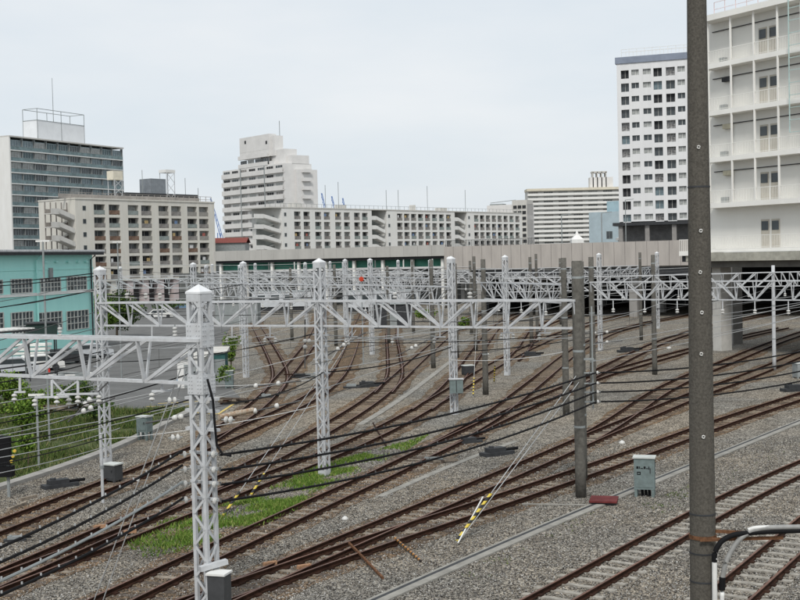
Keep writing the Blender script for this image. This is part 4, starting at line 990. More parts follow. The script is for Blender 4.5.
for k in range(4): x = .3+k*5.5; MB().box(x, x+.9, -3, -2.2, 6, z0-.9).build('pillar', mat('concrete_grey', (.25, .24, .23), .9, .15, 1), t)

# --- teal building at the left
f = Frame(0, 300, 109.5, 93.5, 300, 126.5); t = bld('teal_building', 'two storey turquoise building with gridded windows and a corrugated grey eave at left', 'building', f)
TEAL = mat('turquoise_render', (.47, .86, .80), .85, .07, .8, detail=9, stretch=(1, 1, .25), col2=(.39, .75, .70)); ez = f.loc(50, 254)[1]; ex = -9
MB().box(ex, f.W, 0, 14, 0, ez).build('wall', TEAL, t)
for z_, o_ in ((f.loc(50, 293.5)[1], .25), (f.loc(50, 270)[1], .06)): MB().box(ex, f.W+.1, -o_, 0, z_, z_+.16).build('ledge', WHITE if o_ > .1 else TEAL, t)
mb = MB(); n_ = 130; x0, x1 = ex-.5, f.W+1.0
for k in range(n_):
    a_, b_ = x0+(x1-x0)*k/n_, x0+(x1-x0)*(k+.5)/n_; mb.box(a_, b_, -1.0, 14, ez+.26, ez+.40)
mb.box(x0, x1, -.95, 14, ez+.18, ez+.26); mb.build('corrugated_roof', mat('grey_corrugated_sheet', (.5, .51, .52), .5, .15, 2), t)
MB().box(x0, x1-.1, -.9, -.75, ez-.12, ez+.18).build('gutter', DGREY, t)
def gridwin(t, s0, s1, z0, z1, ni=6, nj=3):
    mb = MB(); mb.box(s0, s1, -.03, .0, z0, z1); o = mb.build('window', mat('barred_glass', (.045, .055, .065), .2, .6, 1.5, col2=(.14, .17, .18)), t); fr_ = MB()
    for k in range(ni+1): x = s0+(s1-s0)*k/ni; th = .06 if k in (0, ni//2, ni) else .03; fr_.box(x-th, x+th, -.1, -.03, z0, z1)
    for k in range(nj+1): z = z0+(z1-z0)*k/nj; fr_.box(s0, s1, -.095, -.032, z-.035, z+.035)
    fr_.build('frame', mat('cream_frame', (.52, .53, .5), .7, .15, 2), o)
for a_, b_, yt, yb in ((-25, 2, 280.5, 294.5), (10.5, 31.5, 279, 293), (40, 60, 278, 291.5), (66.5, 86, 276.5, 290), (-22, 3, 313.5, 330), (11, 32.5, 312, 333), (38, 61.5, 312, 331), (66.5, 88, 310.5, 329)):
    s0, za = f.loc(a_, (yt+yb)/2); s1, zb = f.loc(b_, (yt+yb)/2); m_ = (a_+b_)/2; gridwin(t, s0, s1, f.loc(m_, yb)[1], f.loc(m_, yt)[1])
for px_, m_ in ((35.5, TEAL), (90, DGREY)):
    s0 = f.loc(px_, 290)[0]; MB().tube([(s0, -.2, 0), (s0, -.2, ez-.6), (s0+.25, -.6, ez-.15)], .09, 8).build('downpipe', m_, t)
for px_ in (43, 54, 66, 76, 84): s0, z_ = f.loc(px_, 262.5); MB().box(s0, s0+.5, -.25, 0, z_, z_+.12).build('vent_hood', TEAL, t)
s0, z_ = f.loc(49.5, 274); MB().box(s0-.25, s0+.35, -.2, 0, z_-.6, z_+.6).build('meter_box', GREYM, t)

# --- right white building on the deck
f = Frame(706, 200, 104, 800, 200, 95.5); t = bld('gallery_apartment_building', 'white building with open galleries, thin posts and railings rising at the right edge', 'building', f)
RW = mat('gallery_wall', (.77, .76, .72), .85, .05, .5, detail=8, stretch=(1, 1, .25), col2=(.69, .68, .64)); RS = mat('gallery_white', (.80, .79, .75), .8, .05, .5)
zsl = [f.loc(707, y)[1] for y in (252.5, 208.5, 163, 116.5, 69.5, 22)]        # slab bottoms
X0, X1 = 0, f.W+8; DEP = 1.15
zbase = zsl[0]; MB().box(X0-1.3, X1, DEP, 14, zbase, zsl[-1]+.3).build('wall', RW, t)
POSTP = (709, 731.5, 754.5, 778.3, 802, 826)
for k, z in enumerate(zsl):
    th = .42 if k else .3
    if k == 5: mb = MB(); mb.box(X0-.2, X1, -.25, 14, z, z+.5); mb.build('roof', RS, t); continue
    MB().box(X0, X1, 0, DEP, z, z+th).build('gallery_floor', RS, t)
    if k == 0:
        MB().box(X0, X1, -.05, .05, z-.0, z+.12).build('floor_edge', RS, t)
    zn = zsl[k+1]
    rm = MB()
    for q in np.arange(X0+.05, X1, .17): rm.bar((q, .06, z+th), (q, .06, z+th+1.05), .02)
    rm.bar((X0, .06, z+th+1.05), (X1, .06, z+th+1.05), .05); rm.bar((X0, .06, z+th+.1), (X1, .06, z+th+.1), .035)
    rm.build('railing', RS, t)
    if k:
        for p_ in POSTP: s0 = f.loc(p_, 150)[0]; MB().box(s0-.07, s0+.07, .0, .12, z+th, zn).build('post', RS, t)
        cb = MB(); cb.bar((X0, DEP-.1, zn-.75), (X1, DEP-.1, zn-.72), .07); s0 = f.loc(723.5, 150)[0]
        cb.bar((s0, DEP-.1, zn-.75), (s0, DEP-.1, z+th+.3), .09); cb.build('pipe', DGREY, t)
        s0 = f.loc(716, 150)[0]
        if k != 4: MB().box(s0, s0+.9, DEP-.35, DEP-.02, zn-1.15, zn-.75).build('duct_box', DGREY if k == 3 else mat('cream_box', (.5, .47, .36)), t)
        s0 = f.loc(714, 150)[0]; MB().box(s0, s0+.6, DEP-.4, DEP-.02, z+th+.02, z+th+.5).build('meter', GREYM, t)
    # paired door and window
    for i, (pa, pb) in enumerate(((760.5, 768.5), (771, 779))):
        s0 = f.loc(pa, 150, DEP)[0]; s1 = f.loc(pb, 150, DEP)[0]; zf = z+th
        mb = MB(); mb.box(s0, s1, DEP-.06, DEP, zf, zf+2.35); dd = mb.build('door', mat('cream_door', (.46, .43, .37), .7, .1, 2), t)
        mb = MB(); mb.box(s0+.07, s1-.07, DEP-.09, DEP-.06, zf+1.45, zf+2.2); mb.build('door_glass', GLASS, dd)
MB().box(X0-2.2, X1, -.3, 1.5, zsl[0]-.75, zsl[0]-.02).build('floor_beam', mat('stained_concrete', (.36, .35, .30), .9, .3, 1, detail=8), t)
mb = MB(); zr = zsl[-1]+.5
for k in range(8): x = X0+.5+k*1.2; mb.bar((x, .8, zr), (x, .8, zr+1.2), .05)
for z in (.6, 1.2): mb.bar((X0+.5, .8, zr+z), (X1, .8, zr+z), .04)
mb.build('roof_railing', mat('pinkish_white_rail', (.6, .5, .5)), t)
s0 = f.loc(786, 5, 2)[0]; MB().box(s0, X1, 2, 5, zr, zr+1.6).build('roof_hut', mat('brown_hut', (.35, .3, .28)), t)
s0 = f.loc(771, 5, 2)[0]; MB().box(s0, s0+.5, 2, 2.5, zr, zr+2.6).build('chimney', RS, t)
CY = mat('pale_cyan_rail', (.45, .58, .56), .6, .1, 2)
mb = MB(); s0 = f.loc(791.5, 60)[0]; zz0, zz1 = zsl[2]+1.7, zsl[5]+2.5
mb.bar((s0, -.3, zz0), (s0, -.3, zz1), .07); mb.bar((s0+1.6, -.3, zz0), (s0+1.6, -.3, zz1), .07)
for z in np.arange(zz0, zz1, .98): mb.bar((s0, -.3, z), (s0+1.6, -.3, z), .05)
mb.build('ladder', CY, t)
# deck slab under it and piers
DECKC = mat('deck_concrete', (.16, .155, .145), .9, .2, .6, detail=8); PIER = mat('shaded_pier_concrete', (.30, .29, .275), .9, .12, .8, detail=8)  # concrete darkened to deepen the shade under the decks
zD = zsl[0]-.76
t = thing('elevated_deck', 'wide elevated concrete deck over the tracks carrying the white building', 'deck', (*f.o[:2], 0), f.rz)
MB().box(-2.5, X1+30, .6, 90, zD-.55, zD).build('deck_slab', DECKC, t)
pts = [(f.loc(712.3, 300, 1.6)[0], 1.6), (f.loc(724.5, 300, 8)[0], 8), (10, 14), (17, 19), (24, 12)]
for k, (x, y) in enumerate(pts):
    s0 = x
    MB().box(s0, s0+1.0, y, y+1.3, 0, zD-.55).build('pier', mat('lit_pier', (.5, .49, .46), .9, .12, .8, detail=8) if k == 0 else PIER, t)  # front pier in the lit tone, the rest in the shaded copy
MB().box(-2, 60, 23, 23.6, 0, zD-.56).build('added_dark_rear', DGREY, t)  # dark sheet added behind the piers to blacken the underpass

# --- deck with pinkish wall
f = Frame(444, 255, 176, 692, 250, 158); t = thing('deck_parapet_wall', 'pinkish grey panelled wall along the edge of the elevated deck over the tracks', 'deck', f.o, f.rz)
zt = f.loc(560, 243.5)[1]; zb = f.loc(560, 267.5)[1]
PK = mat('pinkish_panel', (.41, .38, .352), .85, .12, .9, detail=8, stretch=(1, 1, .2))
n_ = 24; 
for k in range(n_):
    x0, x1 = f.W*k/n_, f.W*(k+1)/n_; MB().box(x0+.02, x1-.02, 0, .25, zb, zt).build('wall_panel', PK, t)
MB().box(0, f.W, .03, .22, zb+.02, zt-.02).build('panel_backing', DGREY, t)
MB().box(0, f.W+45, .3, 110, zb-.2, zb+.9).build('deck_slab', DECKC, t)  # extended past the wall to block sky light leaking underneath
MB().box(0, .5, 14, 42, 0, zb-.21).build('added_dark_side', DGREY, t)  # dark side sheet added to shut light out below the deck
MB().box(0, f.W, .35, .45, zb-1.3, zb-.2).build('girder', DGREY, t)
for k, (px_, off) in enumerate(((633, 2), (660, 14), (600, 30), (545, 20), (515, 34), (575, 38), (480, 30))):
    s0 = f.loc(px_, 290, off)[0]; MB().box(s0-.55, s0+.55, off, off+1.1, 0, zb-.2).build('pier', PIER, t)
MB().box(.5, f.W+20, 42, 42.5, 0, zb-.2).build('added_dark_rear', DGREY, t)  # dark sheet added at the back so the space below goes black
mb = MB()
for k in range(60): x = f.W*.4*k/59; mb.bar((x, .6, zt), (x, .6, zt+.9), .05)
mb.bar((0, .6, zt+.9), (f.W*.4, .6, zt+.9), .05); mb.build('fence', DGREY, t)
# small balcony like platform left of the big pole
f2 = Frame(679, 250, 106, 692, 250, 105); t2 = thing('walkway', 'short white railed walkway end left of the big pole', 'walkway', (*f2.o[:2], 0), f2.rz)
a0 = f2.loc(680, 253)[1]; MB().box(0, 2.6, 0, 3, a0-.25, a0+.15).build('floor', RS, t2); mb = MB()
for k in range(14): mb.bar((.05+k*.19, .05, a0), (.05+k*.19, .05, a0+1.15), .03)
mb.bar((0, .05, a0+1.15), (2.6, .05, a0+1.15), .05); mb.build('railing', RS, t2); MB().box(.1, 2.6, .3, 3, a0-.8, a0-.25).build('floor_beam', DGREY, t2)

# --- west bridge with grey parapet and green fence
f = Frame(214, 255, 236, 446, 255, 212); t = thing('road_bridge', 'long pale grey bridge parapet above a green fence in front of the low white block', 'bridge', f.o, f.rz)
zt = f.loc(330, 248)[1]; zb = f.loc(330, 258.5)[1]; PG = mat('parapet_grey', (.42, .41, .385), .85, .1, .4, detail=8, stretch=(1, 1, .3))
for k in range(18): x0, x1 = f.W*k/18, f.W*(k+1)/18; MB().box(x0+.015, x1-.015, 0, .3, zb, zt).build('parapet_panel', PG, t)
MB().box(0, f.W, .32, 12, zb, zb+.8).build('deck_slab', DECKC, t); MB().box(0, f.W, .5, 1.2, zb-.5, zb).build('girder', DGREY, t)
GF = mat('green_net', (.06, .2, .15), .85, .25, .5); zg = f.loc(330, 268.5)[1]
mb = MB(); x = 0
while x < f.W-1: e = min(x+5.6, f.W); mb.box(x, e, 1.8, 1.86, zg, zb-.45); x += 5.9
mb.build('green_fence', GF, t)
for k in range(9): x = .5+(f.W-2)*k/8; MB().box(x, x+.5, .9, 1.5, 0, zb-.01).build('column', RS, t)
t = thing('added_dark_wall', 'dark grey wall added beneath the road bridge behind the railcars', 'wall', f.o, f.rz); MB().box(-20, f.W+30, 14, 14.5, 0, 6.6).build('wall_face', mat('dark_mottled_wall', (.12, .125, .12), .9, .4, .3, detail=8), t)  # dark wall added to darken the view under the bridge
mb = MB()
for k in range(20): mb.box(-18+k*5, -17.4+k*5, 13.6, 14, 0, 6.4)
mb.build('buttress', mat('mid_mottled_wall', (.25, .25, .24), .9, .3, .5), t)
# parked railcar, huts and sheds seen between the masts under the bridge
GRS = mat('railcar_silver', (.5, .52, .54), .45, .1, .8)
def railcar(label, x, y, Y, L2, rz, band):
    p = gb(x, Y); t = thing('railcar', label, 'railcar', p, rz); MB().box(0, L2, -1.4, 1.4, 1.0, 3.5).build('body', GRS, t); MB().box(.1, L2-.1, -1.2, 1.2, 3.5, 3.75).build('roof', GREYM, t)
    MB().box(.3, L2-.3, -1.2, 1.2, .3, 1.0).build('underframe', DGREY, t); MB().box(0, L2, -1.415, -1.4, 1.9, 2.1).build('stripe', band, t)
    pr = None
    for k in range(int(L2/2.4)):
        mb = MB(); mb.box(0, 1.7, -1.43, -1.41, 2.2, 3.0)
        if pr is None: pr = mb.build('window', GLASS, t, loc=(.5, 0, 0))
        else: inst(pr, (.5+2.4*k, 0, 0), t)
railcar('silver railcar with dark windows parked under the bridge left of the central mast', 252, 280, 205, 10, 0, mat('yellow_band', (.6, .5, .06)))
railcar('silver railcar parked farther right under the bridge behind the wires', 345, 280, 195, 12, math.radians(-8), mat('green_band', (.05, .3, .2)))
def hut(label, x, Y, w_, d_, h, m, roofm, rz=0, name='hut', cat='hut'):
    t = thing(name, label, cat, gb(x, Y), rz); MB().box(-w_/2, w_/2, 0, d_, 0, h).build('wall', m, t)
    mb = MB(); mb.v = [(-w_/2-.15, -.15, h), (w_/2+.15, -.15, h), (w_/2+.15, d_+.15, h), (-w_/2-.15, d_+.15, h), (-w_/2-.15, -.15, h+.08), (w_/2+.15, -.15, h+.08), (w_/2+.15, d_+.15, h+.35), (-w_/2-.15, d_+.15, h+.35)]
    mb.f = [(0, 3, 2, 1), (4, 5, 6, 7), (0, 1, 5, 4), (1, 2, 6, 5), (2, 3, 7, 6), (3, 0, 4, 7)]; mb.m = [0]*6; mb.build('roof', roofm, t)
    MB().box(-.45, .45, -.04, 0, 0, min(2, h*.8)).build('door', GREYM, t); return t
hut('white panelled shed roofed in white behind the nearest mast', 187, 84, 1.9, 1.6, 2.1, WHITE, DIRTYW, math.radians(-10), 'shed', 'shed')
hut('teal locker shed right of the nearest mast', 216, 86, .9, 1.4, 2.3, mat('teal_paint', (.04, .11, .105)), DIRTYW, 0, 'shed', 'shed')
hut('low dark shed among far tracks near the centre', 392, 150, 5, 4, 3, DGREY, GREYM)
hut('low black roofed shed behind the yard near the left bridge column', 235, 170, 6, 4, 3, GREYM, DGREY)
t = thing('tarpaulin', 'bright blue tarpaulin bundle in front of the white shed', 'tarpaulin', G(183, 383)); mb = MB()
for k in range(5): a_ = random.uniform(0, 6.28); mb.tube([(math.cos(a_)*.15, math.sin(a_)*.15, 0), (0, 0, .45), (.05, 0, .75)], [.5, .42, .12], 9)
mb.build('cover', mat('blue_tarpaulin', (.1, .36, .62), .5, .15, 3), t)
# dark green cabin roof in front of the teal building
t = thing('water_tank', 'dark green tank on a frame standing before the turquoise building', 'tank', gb(40, 92), math.radians(20)); z_ = D(40, 324, 92)[2]
MB().box(-1.1, 1.1, 0, 2.2, z_-.95, z_).build('wall', mat('dark_green_box', (.03, .05, .045)), t); MB().box(-1.2, 1.2, -.1, 2.3, z_, z_+.1).build('roof', DGREY, t)
mb = MB()
for a_ in (-1, 1):
    for b_ in (.1, 2.1): mb.bar((a_, b_, 0), (a_, b_, z_-.95), .1)
mb.build('legs', DGREY, t)
t = thing('awning', 'striped white and dark corrugated awning at the left edge', 'awning', gb(5, 75), math.radians(60)); z_ = D(5, 330, 75)[2]; mb = MB()
for k in range(10): mb.box(-2.5+k*.4, -2.3+k*.4, -1, 1, z_, z_+.08)
mb.build('corrugated_sheet', WHITE, t); MB().box(-2.5, 1.6, -1, 1, z_-.12, z_-.01).build('underside', DGREY, t)
for k in (-2.3, 1.4): MB().bar((k, 0, 0), (k, 0, z_-.1), .08).build('post', GREYM, t)

# --- cranes, far roofs, lamps
BLU = mat('crane_blue', (.12, .2, .42), .6, .2, 1)
for k, (x, y0, y1, lean) in enumerate(((316, 205, 191, 3), (328, 205, 193, 4), (338, 205, 196, 4), (347, 206, 198, 3), (219, 240, 198, 5))):
    Y = 900; p = D(x, 235, Y); t = thing('harbour_crane', 'blue lattice crane '+('jib nearest the tower above the long block roof', 'jib second from the tower above the roof', 'jib third from the tower above the roof', 'jib farthest from the tower above the roof', 'standing between the beige block and the stepped tower')[k], 'crane', (p[0], p[1], 0), 0, 'blue harbour cranes on the skyline')
    zt = D(x, y1, Y)[2]; z0 = zt-26; mb = MB(); s_ = -lean*.75*2
    for o_ in (-1, 1): mb.bar((o_, 0, 0), (o_, 0, z0), .6)
    mb.build('tower', BLU, t); jb = MB()
    for o_ in (-.9, .9): jb.bar((o_+2, 0, z0-4), (o_*.3+s_+2, 0, zt), .45)
    for q in range(8): u = q/8; v2 = (q+1)/8; jb.bar((-.9+2+s_*u, 0, z0-4+(zt-z0+4)*u), (.9*(1-.7*v2)+2+s_*v2, 0, z0-4+(zt-z0+4)*v2), .3)
    jb.build('jib', BLU, t)
f = Frame(213, 240, 300, 245, 240, 300); t = bld('low_shop', 'low building with a dark red roof behind the bridge left of the long block', 'building', f)
MB().box(0, f.W, 0, 8, 0, f.loc(225, 243)[1]).build('wall', GREYM, t); mb = MB(); zt = f.loc(225, 243)[1]; zr = f.loc(225, 237.5)[1]
mb.quad((-.4, -.4, zt), (f.W+.4, -.4, zt), (f.W+.4, 4, zr), (-.4, 4, zr)); mb.quad((-.4, 4, zr), (f.W+.4, 4, zr), (f.W+.4, 8.4, zt), (-.4, 8.4, zt)); mb.quad((-.4, -.4, zt-.01), (-.4, 8.4, zt-.01), (f.W+.4, 8.4, zt-.01), (f.W+.4, -.4, zt-.01)); mb.build('roof', mat('dark_red_roof', (.19, .06, .05)), t)
def car(label, x, y, Y, m, rz=0):
    p = D(x, y, Y); t = thing('parked_car', label, 'car', p, rz, 'cars parked on the deck'); mb = MB()
    prof = [(-2.1, .25), (-2.1, .75), (-1.7, .85), (-1.1, 1.35), (.7, 1.38), (1.3, .9), (2.05, .75), (2.1, .25)]; n_ = len(prof)
    for yy, sc in ((-.8, 1), (.8, 1)):
        for q in prof: mb.v.append((q[0], yy, q[1]))
    mb.f = [tuple(range(n_)), tuple(range(2*n_-1, n_-1, -1))]+[(i, (i+1) % n_, n_+(i+1) % n_, n_+i) for i in range(n_)]; mb.m = [0]*len(mb.f); mb.build('body', m, t)
    MB().quad((-1.5, -.82, .9), (1.1, -.82, .9), (.65, -.82, 1.28), (-1.05, -.82, 1.28)).build('side_window', GLASS, t)
    for q in (-1.3, 1.3):
        for s2 in (-.78, .78): MB().tube([(q, s2-.08, .3), (q, s2+.08, .3)], .3, 12).build('wheel', DGREY, t)
zdk = D(560, 243.5, 165)[2]
for k, (x, nm, m_) in enumerate(((625, 'white', WHITE), (641, 'silver', GRS), (659, 'white', WHITE), (676, 'dark', DGREY))):
    car(nm+' car parked on the deck '+('farthest left below the tower canopy', 'second from the left below the canopy', 'third along below the canopy', 'nearest the big pole')[k], x, 241.2, 290, m_)
t = thing('tent', 'small white pointed tent on the deck', 'tent', D(577, 243, 200)); mb = MB(); a_ = 1.0; SC = .42
for i in range(4):
    c1 = [(-a_, -a_), (a_, -a_), (a_, a_), (-a_, a_)][i]; c2 = [(-a_, -a_), (a_, -a_), (a_, a_), (-a_, a_)][(i+1) % 4]
    mb.quad((*c1, .6), (*c2, .6), (c2[0]*.3, c2[1]*.3, 1.3), (c1[0]*.3, c1[1]*.3, 1.3)); mb.quad((c1[0]*.3, c1[1]*.3, 1.3), (c2[0]*.3, c2[1]*.3, 1.3), (0, 0, 2.3)); mb.quad((*c1, 0), (*c2, 0), (*c2, .6), (*c1, .6))
mb.build('canvas', WHITE, t)
for k, (x, y0, y1, Y) in enumerate(((602, 243, 213, 185), (562, 244, 215, 195), (626, 243, 200, 230))):
    p = D(x, y0, Y); h = D(x, y1, Y)[2]-p[2]; t = thing('street_lamp', 'slim street lamp on the deck '+('with a short arm before the pale blue building', 'in front of the wide slab building', 'by the white tower corner')[k], 'street lamp', p); MB().tube([(0, 0, 0), (0, 0, h)], .09, 6).build('pole', GREYM, t); MB().bar((0, 0, h), (1.6, 0, h+.15), .12).build('lamp_head', GREYM, t)
for k, (x, yt, Y) in enumerate(((43.5, 241, 60), (118, 242, 90), (32, 395, 52))):
    p = gb(x, Y); h = D(x, yt, Y)[2]; t = thing('lamp_pole', ('tall thin pole with a small head in front of the turquoise building', 'rusty lamp post with white heads near the beige block', 'short pole with a white cross fitting under the near beam')[k], 'pole', p); MB().tube([(0, 0, 0), (0, 0, h)], .05, 6).build('pole', GREYM, t)
    MB().bar((-.35, 0, h), (.35, 0, h), .09).build('head', WHITE, t)

# ============================================================ NEAR POLE (right) WITH CONDUITS
YP = 17.5; pb = gb(712.6, YP); pb = D(703, 560, YP)
foot = np.array([pb[0], pb[1], 0.]); ptop = D(696.2, -40, YP)
t = thing('utility_pole', 'big dark concrete utility pole in the foreground at right', 'utility pole', foot)
d2 = (ptop-np.array([pb[0], pb[1], pb[2]])); lean = (d2[0]/d2[2], 0)
hh = 15.0; rb = 26.0/2*YP/FPX; 
zb_ = pb[2]; r_at = lambda z: rb-(z-zb_)*(7.6/2/600*1.0)*.98
foot[0] = pb[0]-lean[0]*zb_; t.location = foot
mb = MB(); mb.tube([(lean[0]*z, 0, z) for z in np.linspace(0, hh, 20)], [r_at(z) for z in np.linspace(0, hh, 20)], 40); o = mb.build('shaft', NEARCONC, t)
for p in o.data.polygons: p.use_smooth = len(p.vertices) == 4
def pz(y): return D(700, y, YP)[2]
for y in (187, 513, 552, 580):
    z = pz(y); MB().tube([(lean[0]*z, 0, z-.012), (lean[0]*z, 0, z+.012)], r_at(z)+.006, 32).build('steel_band', DGREY, t)
for k, y in enumerate((148, 231, 272, 312, 353, 435)):
    z = pz(y); x = lean[0]*z+(-.02 if k % 2 else -.035); yy = -math.sqrt(max(r_at(z)**2-(x-lean[0]*z)**2, 0)); m3 = MB(); R_ = .02
    ring = [(x+R_*math.cos(a_), yy-.012, z+R_*math.sin(a_)) for a_ in np.linspace(0, 2*math.pi, 13)]; m3.tube(ring, .009, 6, cap=False); m3.build('step_socket', CER, t)
ORS = mat('orange_rust', (.13, .065, .035), .9, .5, 12)
z = pz(536); x = lean[0]*z; MB().tube([(x, 0, z-.028), (x, 0, z+.028)], r_at(z)+.012, 32).build('rusty_clamp', ORS, t)
MB().bar((x-.1, -.24, z), (x+1.1, -.26, z+.01), .012, .05).build('rusty_arm', ORS, t); MB().bar((x+.16, -.1, z+.09), (x+.7, -.2, z+.07), .012, .05).build('rusty_arm', ORS, t)
PIPEW = mat('white_conduit', (.62, .62, .6), .5, .1, 6); PIPEG = mat('grey_conduit', (.26, .26, .25), .5, .2, 6)
def dp(x, y, Y=YP-.3): return tuple(D(x, y, Y)-np.array(foot))
def cond(label, pts, r, m, name='conduit', Y=YP-.3):
    P = [Vector(dp(*p)) for p in pts]; Q = []
    for i in range(len(P)-1):
        for u in np.linspace(0, 1, 8, endpoint=False):
            a_, b_, c_, d_ = P[max(i-1, 0)], P[i], P[i+1], P[min(i+2, len(P)-1)]
            Q.append(.5*((2*b_)+(c_-a_)*u+(2*a_-5*b_+4*c_-d_)*u*u+(3*b_-a_-3*c_+d_)*u**3))
    Q.append(P[-1]); o = MB().tube(Q, r, 14).build(name, m, t, True); o['label'] = label
cond('white vertical conduit', [(715, 640), (714.8, 600), (714.5, 558)], .037, PIPEW)
cond('black cable bending into the white conduit', [(714.5, 562), (715, 553), (721, 542), (732, 535.5), (748, 533), (770, 531.5), (815, 530)], .038, BLK, 'cable')
cond('grey curved pipe', [(722.5, 578), (726, 562), (733, 548), (740, 539), (748, 533), (756, 529.5), (775, 527.5), (815, 527)], .037, PIPEG)
cond('short white conduit below the black collar', [(722, 640), (722, 592)], .034, PIPEW)
cond('black collar', [(722, 590), (722.3, 577)], .045, BLK, 'collar')
cond('white top conduit', [(748, 530), (756, 527.8), (770, 527.3), (796, 527)], .03, PIPEW)

# ============================================================ CABINETS AND SMALL THINGS
CABM = mat('cabinet_paint', (.21, .265, .265), .6, .12, 4, col2=(.13, .16, .155), detail=8)
def cabinet(label, p, w_, d_, h, m, rz=0, legs=.25, name='relay_cabinet', marks=False):
    t = thing(name, label, 'cabinet', p, rz); mb = MB(); b_ = .02
    mb.box(-w_/2, w_/2, -d_/2, d_/2, legs, legs+h); mb.build('body', m, t)
    MB().box(-w_/2-.04, w_/2+.04, -d_/2-.04, d_/2+.04, legs+h, legs+h+.05).build('lid', mat('pale_lid', (.5, .52, .5)), t)
    mb = MB()
    for x in (-w_/2+.06, w_/2-.06):
        for y in (-d_/2+.06, d_/2-.06): mb.box(x-.05, x+.05, y-.05, y+.05, -.05, legs)
    mb.build('leg', m, t)
    MB().box(-w_/2+.06, w_/2-.06, -d_/2-.015, -d_/2, legs+.08, legs+h-.08).build('door', m, t)
    hb = MB(); hb.bar((w_/2-.14, -d_/2-.04, legs+h*.55), (w_/2-.14, -d_/2-.04, legs+h*.7), .03); hb.build('handle', DGREY, t)
    if marks:
        k = MB()
        for i, (a_, b2, ww, hh2) in enumerate(((-.27, .60, .08, .09), (-.17, .60, .03, .09), (-.12, .60, .09, .03), (-.01, .60, .07, .09), (.08, .60, .07, .03), (.16, .58, .03, .11), (-.25, .46, .13, .035), (-.25, .38, .13, .035), (-.25, .38, .03, .11), (-.15, .38, .03, .11))):
            k.box(a_, a_+ww, -d_/2-.02, -d_/2-.016, legs+h*.0+b2+.15, legs+b2+.15+hh2)
        k.build('painted_mark', BLK, t)
        c_ = MB()
        for x in (-.1, .03, .15): c_.tube([(x, 0, legs), (x+.02, 0, -.02)], .05, 8)
        c_.build('cable_entry', BLK, t)
    return t
cabinet('grey green lineside cabinet with black stencilled marks beside the cable trough', G(645, 496), .72, .5, 1.12, CABM, math.radians(-16), .28, marks=True)
cabinet('small grey cabinet with dark base on the verge edge right of the capped mast', G(145, 440), .62, .5, .75, CABM, math.radians(-25), .42)
cabinet('dark cabinet at the foot of the mast on the verge', G(113, 482), .62, .5, .62, mat('dark_box_paint', (.05, .055, .06)), math.radians(-28), .1)
cabinet('grey green locker near the far track fork', G(229.5, 388), .55, .5, 1.1, CABM, 0, .1)
cabinet('small black relay box on the ground under the far gantry right of centre', G(468, 375), .8, .6, .6, DGREY, .3, .1)
cabinet('dark box beside the right edge below the white pole', G(801, 378), .9, .7, .9, GREYM, .2, .1)
# cabinet on mast
q = gb(451, 66.8); tt = thing('mast_cabinet', 'grey cabinet strapped to the lattice mast right of centre', 'cabinet', q+np.array([.12, -.45, 1.25])); MB().box(-.37, .37, -.2, .2, 0, .75).build('body', CABM, tt); MB().box(-.02, .02, -.215, -.2, .05, .7).build('door_seam', DGREY, tt); MB().box(-.41, .41, -.24, .24, .75, .8).build('lid', GALV, tt)
# red lid
t = thing('trough_cover', 'dark red metal cover plate lying over the cable trough', 'cover plate', G(604, 503), math.radians(-14)); MB().box(-.48, .48, -.5, .5, .1, .16).build('plate', mat('dark_red_paint', (.12, .028, .028), .7, .3, 3), t); MB().box(-.42, .42, -.42, .42, 0, .1).build('frame', DGREY, t)
# thin pale strip left of it
mb = MB(); mb.bar(G(522, 504, .03), G(586, 505, .03), .1, .04); tag(centred(mb, 'ground_conduit', TRC), 'thin pale conduit lying on the gravel left of the red cover', 'conduit')
# fallen bars
def stick(label, a_, b_, w_, m, name='steel_bar', za=.05, zb=.05):
    A = G(*a_, za); B = G(*b_, zb); l_ = float(np.linalg.norm(B-A)); mb = MB(); mb.box(-w_/2, w_/2, -w_/2, w_/2, 0, l_); o = mb.build(name, m, None, loc=[float(v) for v in A])
    d = Vector(B-A).normalized(); o.rotation_euler = d.to_track_quat('Z', 'Y').to_euler(); return tag(o, label, 'bar')
stick('orange rusty bar lying from the rail to the gravel at bottom centre', (349, 543), (383, 578), .06, ORS, za=.2)
stick('black and orange striped rod lying on the gravel beside the rail', (395, 538), (421, 561), .05, OB, 'striped_rod', .18)
stick('brown rusty bar crossing the rails beside the grass', (373, 423), (387, 447), .06, RUST_SHADE, za=.2)
stick('white bar lying beside the striped guy wire guard', (483, 497), (458, 543), .035, WHITE, 'white_bar', 1.0, .05)
stick('short pale plank on the gravel near the leftmost track', (8, 510), (26, 503), .12, WOODL, 'plank')
stick('second short pale plank behind the first at left', (20, 500), (36, 496), .12, WOODL, 'plank')
def dome(label, x, y, r=.12):
    p = G(x, y); mb = MB(); mb.tube([(0, 0, 0), (0, 0, r*.5), (0, 0, r*.9), (0, 0, r*1.15)], [r, r*.95, r*.6, r*.1], 16); o = mb.build('marker_dome', CER, None, True, loc=[float(v) for v in p]); tag(o, label, 'marker', 'white ground markers')
dome('white dome on the gravel below the grass patch', 345, 520); dome('white dome beside the track above the grey cabinet', 622, 444, .15)
dome('white dome between far tracks right of the grey pole', 669, 349, .22); dome('white dome in the gravel near the far slim masts', 487, 355, .2); dome('small white dome near the leftmost track by the mast', 137, 482, .12)
